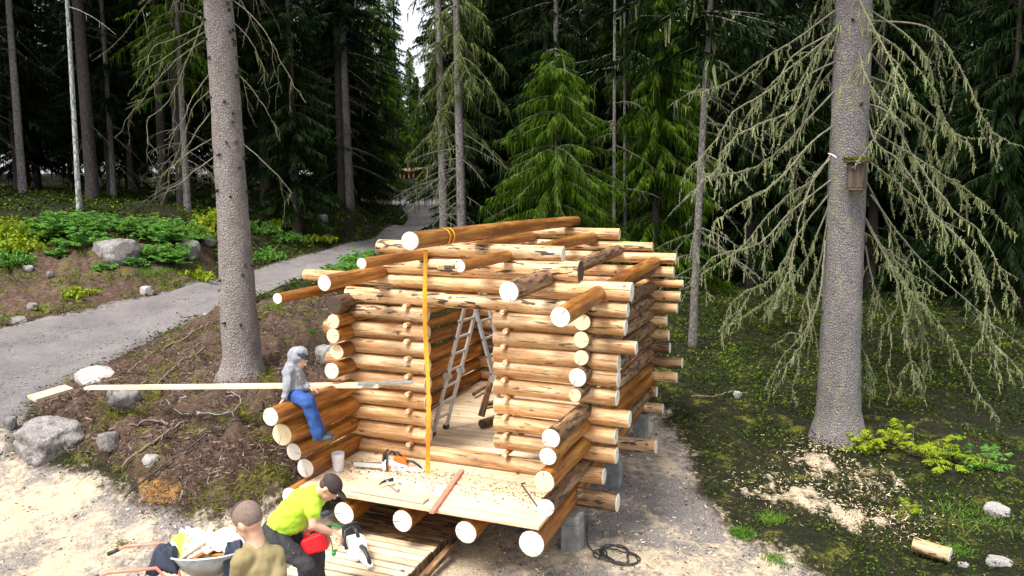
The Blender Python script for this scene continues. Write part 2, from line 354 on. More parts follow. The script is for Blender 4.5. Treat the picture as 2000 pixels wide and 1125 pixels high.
def catmull(P, k=10):
    P = np.array(P, float); Q = np.vstack([2*P[0]-P[1], P, 2*P[-1]-P[-2]]); out = []
    for i in range(1, len(Q)-2):
        for t in np.linspace(0, 1, k, endpoint=False):
            out.append(.5*((2*Q[i])+(-Q[i-1]+Q[i+1])*t+(2*Q[i-1]-5*Q[i]+4*Q[i+1]-Q[i+2])*t*t+(-Q[i-1]+3*Q[i]-3*Q[i+1]+Q[i+2])*t**3))
    out.append(P[-1]); return np.array(out)
RAs = catmull(RA, 12); RBs = catmull(RB, 12)
road_poly = [tuple(p[:2]) for p in RAs]+[tuple(p[:2]) for p in RBs[::-1]]
yard = GP([(-300, 1000), (0, 800), (60, 800), (20, 890), (200, 930), (300, 985), (420, 1010), (560, 1000), (640, 950), (700, 900)])+[(0.3, 4.3), (3.2, 5.0)]+GP([(1290, 815), (1345, 880), (1365, 960), (1400, 1000), (1440, 1050), (1560, 1100), (1650, 1160)])+[(7.5, -6), (8, -14), (-14, -14)]
saw = GP([(1575, 880), (1620, 885), (1700, 950), (1690, 960), (1640, 935), (1600, 920), (1570, 905)]); saw2 = GP([(1490, 945), (1560, 950), (1640, 990), (1740, 1010), (1750, 1035), (1690, 1020), (1600, 985), (1510, 970)])
mound = GP([(40, 790), (130, 740), (235, 700), (335, 650), (410, 605), (520, 590), (640, 560), (665, 600)])+[(-.15, 4.2), (-.1, -.3), (-.2, -1.2)]+GP([(560, 985), (430, 1010), (310, 985), (200, 900), (100, 860)])
bankd = GP([(-50, 470), (0, 480), (80, 475), (170, 455), (215, 440), (300, 455), (420, 470), (425, 548), (330, 570), (200, 600), (0, 635), (-80, 640)])
greyp = GP([(1290, 930), (1370, 950), (1400, 1000), (1420, 1060), (1350, 1050), (1280, 1010), (1240, 960)])
orangep = GP([(265, 945), (330, 925), (360, 950), (340, 975), (280, 975)])
ang = np.concatenate([np.linspace(-52, 52, 380), np.linspace(52, 308, 70)[1:-1]])*PI/180+YAW
rad = .4*1.0172**np.arange(355)
TH, RR = np.meshgrid(ang, rad); X = C[0]+RR*np.sin(TH); Y = C[1]+RR*np.cos(TH); xs = X.ravel(); ys = Y.ravel()
z = H(xs, ys)
wroad = soft(xs, ys, road_poly, .5); wyard = soft(xs, ys, yard, .7); wm = soft(xs, ys, mound, .8); wb = soft(xs, ys, bankd, .8)
n1 = nz(xs, ys, .45); n2 = nz(xs, ys, 1.8, 5); n3 = nz(xs, ys, 6, 9)
flat = np.maximum(wroad, wyard)
near = np.clip((60-np.hypot(xs-C[0], ys-C[1]))/30, 0, 1)
z = z+(1-flat)*(n1*.12+n2*.07+n3*.035*near)+wm*(n2*.13+n3*.06)+wb*(n2*.1)+wyard*(n2*.015+n3*.012)
fy = np.maximum(wyard, 0)
sawm = np.clip(wyard*(.62+n1*.5+n2*.5), 0, 1)
sawm = np.where(inpoly(xs, ys, greyp), sawm*.35, sawm)
sw = np.maximum(soft(xs, ys, saw, 1.1), soft(xs, ys, saw2, 1.1)); sawm = np.maximum(sawm, np.clip((sw*1.1-.2+n2*.8+n3*.8)*(sw > .02), 0, .75))
gravel = np.clip(np.maximum(wroad, wyard*.9), 0, 1)
forest = np.clip(1-np.maximum.reduce([wroad, wyard, wm*.85, wb*.8]), 0, 1)
orng = soft(xs, ys, orangep, .2)
ni, nj = RR.shape
idx = np.arange(ni*nj).reshape(ni, nj); A = idx[:-1]; B = idx[1:]
Fq = np.stack([A, B, np.roll(B, -1, 1), np.roll(A, -1, 1)], -1).reshape(-1, 4)[:, ::-1]
m, t, b = nodes('ground_mix'); v = coords(t, 'Object')
at = N(t, 'ShaderNodeAttribute', attribute_name='mask'); sp = N(t, 'ShaderNodeSeparateColor'); t.links.new(at.outputs['Color'], sp.inputs[0])
na = noise(t, v, 1.3, 8, .7); nb = noise(t, v, 9, 6, .75); nc = noise(t, v, 45, 4, .7); nd = noise(t, v, 130, 3, .7)
dirt = ramp(t, nb, [(.3, (.035, .02, .014)), (.5, (.10, .062, .045)), (.7, (.22, .155, .12))])
dirt = mix(t, ramp(t, nc, [(.5, (0, 0, 0)), (.64, (.7,)*3)]), dirt, (.03, .02, .015))
grav = ramp(t, na, [(.35, (.19, .17, .165)), (.65, (.36, .325, .30))]); grav = mix(t, ramp(t, nc, [(.42, (.75,)*3), (.56, (0, 0, 0))]), grav, (.09, .08, .078)); grav = mix(t, ramp(t, nd, [(.56, (0, 0, 0)), (.64, (.8,)*3)]), grav, (.60, .56, .50))
mos = ramp(t, nb, [(.25, (.004, .006, .002)), (.48, (.013, .018, .004)), (.62, (.034, .042, .009)), (.75, (.08, .065, .02))]); mos = mix(t, ramp(t, na, [(.5, (0, 0, 0)), (.68, (.8,)*3)]), mos, (.035, .024, .015))  # moss tones darkened so the colour carries the shade of the wood
mos = mix(t, ramp(t, nc, [(.42, (.8,)*3), (.55, (0, 0, 0))]), mos, (.012, .012, .006))
dust = ramp(t, nb, [(.3, (.48, .38, .25)), (.6, (.68, .57, .42))]); dust = mix(t, ramp(t, nc, [(.33, (.65,)*3), (.46, (0, 0, 0))]), dust, (.20, .14, .09))
dust = mix(t, ramp(t, nd, [(.5, (0, 0, 0)), (.62, (.5,)*3)]), dust, (.30, .22, .15))
def thr(mask, nse, amp=.55, w=.12):
    a1 = N(t, 'ShaderNodeMath', operation='SUBTRACT'); t.links.new(nse, a1.inputs[0]); a1.inputs[1].default_value = .5
    a2 = N(t, 'ShaderNodeMath', operation='MULTIPLY_ADD'); t.links.new(a1.outputs[0], a2.inputs[0]); a2.inputs[1].default_value = amp*2; t.links.new(mask, a2.inputs[2])
    return ramp(t, a2.outputs[0], [(.5-w, (0, 0, 0)), (.5+w, (1, 1, 1))])
col = mix(t, thr(sp.outputs[1], nb, .5), dirt, mos)
mossy = ramp(t, noise(t, v, 2.2, 6, .8), [(.55, (0, 0, 0)), (.63, (.9,)*3)])
isd = N(t, 'ShaderNodeMath', operation='MULTIPLY'); inv = N(t, 'ShaderNodeMath', operation='SUBTRACT'); inv.inputs[0].default_value = 1; t.links.new(sp.outputs[0], inv.inputs[1]); t.links.new(inv.outputs[0], isd.inputs[0]); t.links.new(mossy, isd.inputs[1])
col = mix(t, isd.outputs[0], col, ramp(t, nc, [(.35, (.04, .05, .01)), (.6, (.20, .19, .03))]))
col = mix(t, thr(sp.outputs[0], nb, .35), col, grav)
col = mix(t, thr(sp.outputs[2], nb, .8, .2), col, dust)
at2 = N(t, 'ShaderNodeAttribute', attribute_name='ochre'); col = mix(t, thr(at2.outputs['Fac'], nb, .5), col, ramp(t, nc, [(.3, (.20, .09, .025)), (.65, (.42, .23, .08))]))
t.links.new(col, b.inputs['Base Color']); b.inputs['Roughness'].default_value = .95; b.inputs['Specular IOR Level'].default_value = .2
ad = N(t, 'ShaderNodeMath', operation='ADD'); t.links.new(nb, ad.inputs[0]); t.links.new(nc, ad.inputs[1]); bump(t, b, ad.outputs[0], .8, .05)
M['ground'] = m
g = rawmesh('ground', np.stack([xs, ys, z], 1), Fq, [M['ground']], smooth=True)
ca = g.data.color_attributes.new('mask', 'FLOAT_COLOR', 'POINT')
ca.data.foreach_set('color', np.stack([gravel, forest, sawm, np.ones_like(xs)], 1).astype(np.float32).ravel())
fa = g.data.attributes.new('ochre', 'FLOAT', 'POINT'); fa.data.foreach_set('value', orng.astype(np.float32))
tag(g, kind='structure')
# road ribbon
nr, nc_ = len(RAs), 14; V = []
for i in range(nr):
    for j in range(nc_+1):
        u = j/nc_; e = (mn.noise((i*.35, 3.1, 0))*.25 if j == 0 else 0)+(mn.noise((i*.3, 9.1, 0))*.25 if j == nc_ else 0)
        p = RAs[i]*(1-u)+RBs[i]*u; dd = Vn(RBs[i]-RAs[i]); p = p+dd*e*.6
        V.append(p)
V = np.array(V); V[:, 2] = H(V[:, 0], V[:, 1])
for i in range(nr):
    for j in range(nc_+1):
        u = j/nc_; k = i*(nc_+1)+j; V[k, 2] += .05 - (.085 if j in (0, nc_) else 0) - .03*(math.exp(-((u-.3)/.08)**2)+math.exp(-((u-.7)/.08)**2))
I = np.arange(nr*(nc_+1)).reshape(nr, nc_+1)
Fr = np.stack([I[:-1, :-1], I[:-1, 1:], I[1:, 1:], I[1:, :-1]], -1).reshape(-1, 4)
m, t, b = nodes('gravel_road'); v = coords(t); na = noise(t, v, .9, 7, .7); nb = noise(t, v, 30, 5, .75); nd = noise(t, v, 110, 3, .7)
col = ramp(t, na, [(.33, (.10, .092, .095)), (.67, (.205, .188, .19))]); col = mix(t, ramp(t, nb, [(.40, (.6,)*3), (.54, (0, 0, 0))]), col, (.09, .08, .08)); col = mix(t, ramp(t, nd, [(.56, (0, 0, 0)), (.66, (.7,)*3)]), col, (.48, .46, .44))
t.links.new(col, b.inputs['Base Color']); b.inputs['Roughness'].default_value = .95; bump(t, b, nb, .8, .03); M['road'] = m
tag(rawmesh('road', V, Fr, [m], smooth=True), kind='structure')

# ------------------------------------------------------------------ log builder
def logobj(name, p0, p1, r0, r1=None, mat='pale', parent=None, ends=('end', 'end'), sides=16, bend=.012, seed=None):
    p0 = np.array(p0, float); p1 = np.array(p1, float); r1 = r0 if r1 is None else r1; L = np.linalg.norm(p1-p0); rg = random.Random(seed if seed is not None else int(L*1e4+p0[0]*977+p0[2]*3331))
    mb = MB(); K = max(6, int(L/.16)); vs = []; ph = rg.uniform(0, 6); sd_ = rg.uniform(0, 99); b1 = rg.uniform(-1, 1)*bend*L; b2 = rg.uniform(-1, 1)*bend*L
    for i in range(K+1):
        u = i/K; r = r0+(r1-r0)*u; bx = math.sin(PI*u)*b1; by = math.sin(PI*u)*b2
        for j in range(sides):
            th = 2*PI*j/sides; q = r*(1+.045*mn.noise((math.cos(th)*1.3+sd_, math.sin(th)*1.3, u*L*1.6))+.02*math.sin(2*th+ph))
            vs.append((math.cos(th)*q+bx, math.sin(th)*q+by, u*L))
    mb.add(vs, [(i*sides+j, i*sides+(j+1) % sides, (i+1)*sides+(j+1) % sides, (i+1)*sides+j) for i in range(K) for j in range(sides)], 0, True)
    for o, mi, rev, s_ in ((0, 1, True, -1), (K*sides, 2, False, 1)):
        ring = [vs[o+j] for j in range(sides)]; c = np.mean(ring, 0)
        inner = [tuple(c+(np.array(p)-c)*.93+np.array((0, 0, s_*.006))) for p in ring]
        fs = [(j, sides+j, sides+(j+1) % sides, (j+1) % sides) if rev else (j, (j+1) % sides, sides+(j+1) % sides, sides+j) for j in range(sides)]
        f2 = tuple(range(sides, 2*sides)); mb.add(ring+inner, fs+[f2[::-1] if rev else f2], mi, False)
    # radial checks (drying cracks) on each end
    for zc, s_ in ((-.0075, -1), (L+.0075, 1)):
        a = rg.uniform(0, 2*PI); rr = (r0 if s_ < 0 else r1); dx, dy = math.cos(a), math.sin(a); w = .0035
        mb.add([(dx*rr*.1-dy*w*.3, dy*rr*.1+dx*w*.3, zc), (dx*rr*.1+dy*w*.3, dy*rr*.1-dx*w*.3, zc), (dx*rr*.9+dy*w, dy*rr*.9-dx*w, zc), (dx*rr*.9-dy*w, dy*rr*.9+dx*w, zc)], [(0, 1, 2, 3)], 3)
    o = mb.build(name, [M[mat], M[ends[0]], M[ends[1]], M['black']], parent)
    q = Vector(p1-p0).to_track_quat('Z', 'Y'); o.rotation_mode = 'QUATERNION'; o.rotation_quaternion = q
    pl = Vector(parent.location) if parent is not None else Vector((0, 0, 0)); o.location = Vector(p0)-pl
    return o

# ------------------------------------------------------------------ cabin
cab = empty('log_cabin', (1.5, 1.9, 0), 'half-built peeled log cabin with open porch, door gap and bare roof purlins on concrete posts', 'cabin')
def L_(name, p0, p1, r0, r1=None, mat='pale', ends=('endraw', 'end'), label=None, **k):
    o = logobj(name, p0, p1, r0, r1, mat, cab, ends, **({'bend': .0025} | k))
    if label: o['label'] = label
    return o
DY = 3.85
# front wall courses (X direction): left segment, right segment
rt = {0: (3.39, 1.07), 1: (3.38, 1.29), 2: (3.53, 1.5), 3: (3.39, 1.73), 4: (3.40, 1.94), 5: (3.40, 2.12), 6: (3.59, 2.3), 7: (3.47, 2.52)}
lz = [1.01, 1.23, 1.44, 1.66, 1.88, 2.09, 2.29, 2.52]
lx = [-.3, -.34, -.3, -.33, -.36, -.28, -.38, -.25]
for k in range(8):
    mt = 'rough' if k == 7 else ('pale' if k not in (4,) else 'rough')
    zl = lz[k]; xr, zr = rt[k]
    L_('wall_log', (lx[k], 0, zl), (1.045, 0, zl+.005), .098, .102, 'rough' if k == 7 else 'pale', ('end', 'endraw'))
    L_('wall_log', (1.95, 0, zr+.005), (xr, 0, zr), .098, .094 if k != 6 else .075, 'pale', ('endraw', 'end'))
L_('sill_log', (-.35, 0, .80), (3.25, 0, .81), .09, .095, 'pale')
L_('sill_log', (-.4, 0, .54), (3.41, 0, .52), .12, .105, 'brown', label='scorched dark sill log at the front')
L_('wall_log', (-.04, 0, 2.73), (3.49, 0, 2.71), .10, .085, 'rough', ('enddark', 'end'))
L_('wall_log', (-.67, 0, 2.94), (3.53, 0, 2.91), .075, .108, 'pale', ('end', 'end'))
L_('gable_log', (.52, 0, 3.10), (2.96, 0, 3.105), .095, .125, 'rough', ('end', 'enddark'))
L_('gable_log', (.42, 0, 3.33), (2.76, 0, 3.30), .082, .085, 'rough', ('endraw', 'end'))
# spacer pegs beside the door
for k in range(9):
    zz = (.92 if k == 0 else (lz[k-1]+.11))
    L_('spacer_peg', (.83, -.135, zz), (.84, .12, zz), .031, .031, 'pale', ('endraw', 'endraw'), sides=10)
    zz = (.95 if k == 0 else (rt[k-1][1]+.11))
    L_('spacer_peg', (2.10+.02*math.sin(k*3), -.135, zz), (2.1, .12, zz), .031, .031, 'pale', ('endraw', 'endraw'), sides=10)
# left wall (Y direction)
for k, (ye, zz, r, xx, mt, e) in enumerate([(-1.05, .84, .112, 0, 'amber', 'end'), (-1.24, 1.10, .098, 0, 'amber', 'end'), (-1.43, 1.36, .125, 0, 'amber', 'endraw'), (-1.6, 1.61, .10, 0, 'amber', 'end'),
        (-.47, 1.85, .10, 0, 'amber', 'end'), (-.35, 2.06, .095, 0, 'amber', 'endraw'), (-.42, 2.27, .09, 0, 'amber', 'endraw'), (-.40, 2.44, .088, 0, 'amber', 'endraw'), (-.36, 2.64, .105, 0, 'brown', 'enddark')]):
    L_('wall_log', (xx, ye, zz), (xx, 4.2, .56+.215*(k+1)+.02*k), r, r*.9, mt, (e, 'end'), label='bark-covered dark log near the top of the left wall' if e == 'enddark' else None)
# right wall (Y direction)
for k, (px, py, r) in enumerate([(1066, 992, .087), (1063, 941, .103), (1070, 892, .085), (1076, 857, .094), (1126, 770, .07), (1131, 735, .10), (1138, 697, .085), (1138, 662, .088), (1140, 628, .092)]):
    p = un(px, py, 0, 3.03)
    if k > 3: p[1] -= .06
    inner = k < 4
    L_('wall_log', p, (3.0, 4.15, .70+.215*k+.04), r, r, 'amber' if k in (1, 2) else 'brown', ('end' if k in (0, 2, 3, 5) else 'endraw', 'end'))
L_('wall_log', (3.02, -.2, 2.78), (3.0, 4.1, 2.74), .085, .085, 'brown', ('endraw', 'end'))
# back wall
br = [(3.23, .5), (3.13, .77), (3.44, 1.03), (3.52, 1.27), (3.32, 1.5), (3.3, 1.7), (3.26, 1.93), (3.42, 2.14), (3.46, 2.33), (3.5, 2.53), (3.35, 2.71), (3.38, 2.92)]
for k, (xr, zz) in enumerate(br):
    L_('wall_log', (-.35-.1*math.sin(k*5), DY, zz), (xr, DY, zz), .098, .085 if k not in (9,) else .062, 'pale' if k not in (3, 4) else 'brown', ('end', 'end'))
L_('gable_log', (.35, DY, 3.11), (3.01, DY, 3.10), .09, .068, 'rough', ('end', 'endraw')); L_('gable_log', (.7, DY, 3.29), (2.48, DY, 3.29), .085, .088, 'pale', ('end', 'endraw'))
# floor joists (Y) and cross sills (X)
for k, (px, py) in enumerate([(568, 972), (672, 1003), (786, 1018), (910, 1040), (1038, 1062)]):
    p = un(px, py, 1, -1.27); r = [.115, .125, .118, .118, .135][k]
    L_('joist_log', p, (p[0]-.02, 4.1, .52), r, r*.9, 'amber', ('end', 'end'))
p = un(1281, 870, 1, 1.95); L_('sill_log', (-.4, 1.95, .42), (p[0], 1.95, .41+.12), .10, .10, 'rough', ('end', 'end'))
# purlins
L_('purlin', (1.06, -1.39, 3.27), (1.02, 4.1, 3.23), .056, .085, 'amber', ('end', 'end'))
L_('purlin', (2.14, -1.34, 3.27), (2.06, 4.1, 3.23), .055, .085, 'amber', ('end', 'end'))
L_('purlin', (2.63, -1.30, 3.04), (2.47, 4.1, 3.04), .10, .085, 'brown', ('end', 'end'))
L_('purlin', (.5, -1.25, 3.03), (.45, 4.1, 3.0), .083, .085, 'amber', ('end', 'end'))
L_('purlin', (3.24, -1.60, 2.88), (3.07, 4.0, 2.87), .092, .085, 'amber', ('end', 'end'))
L_('purlin', (-.50, -.78, 2.75), (-.5, 4.0, 2.73), .064, .085, 'amber', ('end', 'end'))
L_('ridge_log', (1.84, -1.78, 3.54), (1.63, 4.3, 3.47), .088, .085, 'amber', ('end', 'enddark'))
# floor boards
def boards(x0, x1, y0, y1, z, w, mat, gap=.006, jit=0, name='floor_board', parent=cab, th=.035):
    y = y0
    while y < y1-.02:
        ww = min(w*rnd.uniform(.9, 1.1), y1-y); L = x1-x0
        mb = MB(); mb.box((0, 0, 0), (ww-gap, th, L+rnd.uniform(-jit, jit))); o = mb.build(name, M[mat], parent, bevel=.003)
        o.rotation_euler = (0, PI/2, 0); o.rotation_euler = Matrix(((0, 0, 1), (1, 0, 0), (0, 1, 0))).to_euler()
        o.location = Vector(((x0+x1)/2, y+ww/2, z-th/2+rnd.uniform(-.002, .002)))-Vector(parent.location); y += ww
boards(.09, 2.93, -1.30, -.02, .725, .19, 'plank')
boards(.11, 2.90, .10, 3.72, .715, .135, 'plank', gap=.012)
boards(1.03, 1.96, -.02, .10, .73, .12, 'plank')
L_('threshold_log', (1.02, .0, .80), (1.97, .0, .80), .05, .05, 'pale')
# foundation posts
for x, y in [(2.95, -.2), (2.93, 1.78), (2.88, 3.85), (.0, -.1), (0, 1.9), (0, 3.85), (1.5, -.1), (1.5, 3.85)]:
    mb = MB(); b0 = gz(x, y); n = 4
    for a, bb, w in ((-.15, .30, .215), (.30, .40, .20)): mb.box((0, 0, (a+bb)/2+b0*0), (w, w, bb-a))
    o = mb.build('foundation_post', M['concrete'], cab, bevel=.008); o.location = Vector((x, y, b0))-Vector(cab.location)

# ------------------------------------------------------------------ strap, ladder, planks on the cabin
a = un(829, 489, 0, 1.80)
mb = MB(); bot = un(833, 925, 1, a[1]); bot[0] = a[0]
K = 26
for i in range(K):
    z0 = a[2]+(bot[2]-a[2])*i/K; z1 = a[2]+(bot[2]-a[2])*(i+1)/K
    def wdt(zz): th = .6*math.sin(zz*5.3)-YAW; return th
    pts = []
    for zz in (z0, z1):
        th = wdt(zz); dx, dy = math.cos(th)*.022, math.sin(th)*.022; ox = .012*math.sin(zz*4); pts += [(a[0]+ox-dx, a[1]-dy, zz), (a[0]+ox+dx, a[1]+dy, zz), (a[0]+ox+dx, a[1]+dy+.002, zz), (a[0]+ox-dx, a[1]-dy+.002, zz)]
    mb.add(pts, [(0, 1, 5, 4), (1, 2, 6, 5), (2, 3, 7, 6), (3, 0, 4, 7)], 0)
st = empty('ratchet_strap', tuple(bot), 'orange lashing strap wound round the ridge log with its tail hanging over the porch', 'strap')
def place(o, par): o.parent = par; o.matrix_parent_inverse = Matrix.Translation(-Vector(par.location))
place(mb.build('strap_tail', M['strap']), st)
for px in (862, 871):
    q = un(px, 465, 0, 1.81); u = (q[1]+1.78)/6.08; cc = np.array([1.84-.21*u, q[1], 3.54-.07*u]); mb = MB(); ring = []
    for s_ in (-.017, .017):
        for j in range(24): th = 2*PI*j/24; ring.append((cc[0]+.096*math.cos(th), cc[1]+s_+.012*math.sin(th), cc[2]+.096*math.sin(th)))
    mb.add(ring, [(j, (j+1) % 24, 24+(j+1) % 24, 24+j) for j in range(24)], 0, True); place(mb.build('strap_loop', M['strap']), st)
# A-frame ladder
b1 = un(845, 850, 2, .73); b2 = un(866, 838, 2, .73); wv = b2-b1; wv = Vn(wv)*.36
t1 = un(914, 575, 0, b1[0]+.52); t2 = t1+wv
ld = empty('folding_ladder', tuple(b1), 'aluminium folding ladder standing open inside the doorway', 'ladder')
def ladder_side(a0, a1, b0, b1_, hinge):
    mid = .43
    for p, q in ((a0, a1), (b0, b1_)):
        mb = MB(); mb.bar(p, q, .03, .07, up=Vn(wv)); place(mb.build('ladder_rail', M['steel'], None, bevel=.004), ld)
        if hinge:
            c_ = p+(q-p)*mid; mb = MB(); mb.tube([c_-Vn(wv)*.03, c_+Vn(wv)*.03], .055, 14); mb.bar(c_-(q-p)*.04, c_+(q-p)*.04, .04, .055, up=Vn(wv)); place(mb.build('hinge', M['steel']), ld)
        mb = MB(); mb.box(p+np.array([0, 0, .02]), (.06, .09, .045)); place(mb.build('rubber_foot', M['black']), ld)
    for i in range(1, 9):
        u = i/8.6; mb = MB(); mb.bar(a0+(a1-a0)*u, b0+(b1_-b0)*u, .028, .028); place(mb.build('rung', M['steel'], None, bevel=.003), ld)
        mb = MB(); c_ = a0+(a1-a0)*u; mb.box(c_-Vn(wv)*.036, (.016, .016, .02)); place(mb.build('rung_plug', M['black']), ld)
ladder_side(b1, t1, b1+wv, t2, True)
f1 = np.array([t1[0]+.55, t1[1]+.08, .73]); ladder_side(f1, t1+np.array([.05, 0, 0]), f1+wv, t2+np.array([.05, 0, 0]), True)
def board(name, a, b, w, h, mat, label, cat, up=(0, 0, 1), group=None):
    a = np.array(a, float); b = np.array(b, float); L = np.linalg.norm(b-a); mb = MB(); mb.box((0, 0, L/2), (w, h, L)); o = mb.build(name, M[mat], None, bevel=.004)
    z_ = (b-a)/L; y_ = np.array(up, float); y_ = Vn(y_-z_*(y_@z_)); x_ = np.cross(y_, z_); o.matrix_world = Matrix(((x_[0], y_[0], z_[0], a[0]), (x_[1], y_[1], z_[1], a[1]), (x_[2], y_[2], z_[2], a[2]), (0, 0, 0, 1)))
    return tag(o, label, cat, group)
pr_ = un(745, 752, 2, 1.745); pl_ = D(172, 757, 11.3)
board('long_plank', pl_, pr_, .145, .045, 'plank', 'long pale plank lying across the mound and the left porch log behind the seated child', 'plank')
qr = un(800, 750, 2, 1.775); ql = un(690, 753, 2, 1.77)
board('metal_channel', ql+np.array([0, .09, 0]), qr+np.array([0, .09, 0]), .07, .03, 'zinc', 'short grey metal channel at the cabin end of the long plank', 'metal bar')
e1 = D(62, 779, 11.35); e2 = D(135, 757, 11.9); board('split_plank', e1, e2, .2, .05, 'plank', 'short split plank end resting on the pale boulder at left', 'plank', up=(.2, -.35, 1))
# porch objects ---------------------------------------------------------------
FZ = .727
a = un(843, 1001, 2, FZ+.02); b_ = un(902, 918, 2, FZ+.02); board('spirit_level', a, b_, .055, .03, 'pink', 'long faded red spirit level lying across the porch boards', 'level')
a = un(690, 953, 2, FZ+.02); b_ = un(832, 978, 2, FZ+.02); board('offcut_board', a, b_, .13, .025, 'plank', 'clean pale offcut board lying near the porch front edge', 'board')
# jug
p = un(661, 918, 2, FZ); jg = empty('measuring_jug', tuple(p), 'frosted white plastic jug with handle on the porch left corner', 'jug'); mb = MB()
mb.tube([(0, 0, 0), (0, 0, .005), (0, 0, .21)], [.06, .062, .078], 20, cap=False); mb.tube([(0, 0, .21), (0, 0, .02)], [.074, .058], 20, cap=False); mb.add([(.06*math.cos(i*PI/10), .06*math.sin(i*PI/10), .003) for i in range(20)], [tuple(range(20))])
mb.add([(.074*math.cos(.3), .074*math.sin(.3), .21), (.074*math.cos(-.3), .074*math.sin(-.3), .21), (.105, 0, .22), (.074, 0, .15)], [(0, 3, 2), (1, 2, 3)])
mb.build('jug_body', M['jug'], jg); mb = MB(); mb.tube([(-.07, 0, .185), (-.115, 0, .17), (-.12, 0, .10), (-.062, 0, .05)], .011, 8); mb.build('handle', M['jug'], jg); jg.rotation_euler = (0, 0, -.37)
# hammer
p = un(762, 950, 2, FZ+.03); hm = empty('claw_hammer', tuple(p), 'small claw hammer with grey grip lying on the porch boards', 'hammer', rz=-.62)
mb = MB(); mb.tube([(-.10, 0, .03), (.06, 0, .03)], .012, 8); mb.build('shaft', M['steel'], hm)
mb = MB(); mb.tube([(.05, 0, .03), (.1, 0, .03), (.22, 0, .028)], [.017, .02, .018], 8); mb.build('grip', M['zinc'], hm)
mb = MB(); mb.tube([(-.10, .08, .03), (-.10, .03, .03), (-.10, -.02, .03)], [.022, .02, .016], 8); mb.tube([(-.10, -.02, .03), (-.095, -.06, .025), (-.075, -.10, .012)], [.016, .012, .005], 6); mb.build('hammer_head', M['black'], hm)
# bow saw / thin black tool
a = un(1018, 945, 2, FZ+.02); b_ = un(1050, 990, 2, FZ+.02); mb = MB(); c0 = un(1026, 943, 2, FZ+.02); mb.tube([c0-a, np.zeros(3), (b_-a)], .008, 6); o = mb.build('marking_gauge', M['black']); o.location = a; tag(o, 'thin black bent steel tool lying on the right of the porch boards', 'tool')
# stump block on porch
p = un(1046, 915, 2, FZ); o = logobj('wood_block', p, p+np.array([0, 0, .11]), .06, .06, 'amber', None, ('endraw', 'endraw')); tag(o, 'short upright log block standing in the right inner corner of the porch', 'block')
# debris inside the cabin
for i, (x0, y0, x1, y1, r, mt, lb) in enumerate([(940, 812, 972, 700, .05, 'brown', 'dark weathered stick leaning up in the scrap pile behind the right door logs'), (945, 790, 975, 785, .045, 'brown', 'dark stick lying level in the scrap pile inside the cabin'), (940, 828, 985, 812, .06, 'brown', 'thick bark-covered branch butt at the front of the scrap pile'),
        (950, 760, 985, 715, .035, 'brown', 'thin dark stick leaning in the scrap pile beside the thick one'), (888, 768, 925, 745, .03, 'brown', 'low dark stick on the cabin floor left of the scrap pile'), (925, 770, 955, 752, .03, 'brown', 'short dark stick between the ladder and the scrap pile')]):
    a = un(x0, y0, 2, .79); b_ = un(x1, y1, 1, a[1]+.25) if i < 2 or i == 3 else un(x1, y1, 2, .80)
    o = logobj('scrap_stick', a, b_, r, r*.8, mt, None, ('enddark', 'enddark'), sides=9); tag(o, lb, 'stick', 'scrap sticks on the cabin floor')
# ------------------------------------------------------------------ pallet platform in front of the porch
pz = .17; pal = empty('slat_platform', (1.0, -1.3, 0), 'low platform of gapped pale slats on dark bearers in front of the porch', 'platform', rz=-.0)
y = -2.35; i = 0
while y < -.42:
    w = .12; mb = MB(); mb.box((0, 0, 0), (w-.03, .022, 1.22)); o = mb.build('slat', M['plank' if i < 11 else 'brown'], pal, bevel=.003)
    o.rotation_euler = Matrix(((0, 0, 1), (1, 0, 0), (0, 1, 0))).to_euler(); o.location = (.06+rnd.uniform(-.008, .008), y+w/2+1.3, pz+rnd.uniform(-.003, .003)); o.rotation_euler.z += rnd.uniform(-.006, .006); y += w; i += 1
for x in (-.5, .05, .6):
    mb = MB(); mb.box((x, -.1, pz/2-.01), (.09, 1.9, pz-.03)); mb.build('bearer', M['brown'], pal)
o = board('dark_runner', (1.74, -.7, .10), (1.80, -2.4, .10), .07, .06, 'brown', 'dark runner board beside the right end of the slat platform', 'board')
o = board('loose_sheet', un(725, 1000, 2, .14)+np.array([.0, .15, 0]), un(800, 1010, 2, .14)+np.array([.15, .15, 0]), .5, .02, 'plank', 'pale sheet of board lying under the porch behind the platform', 'board')

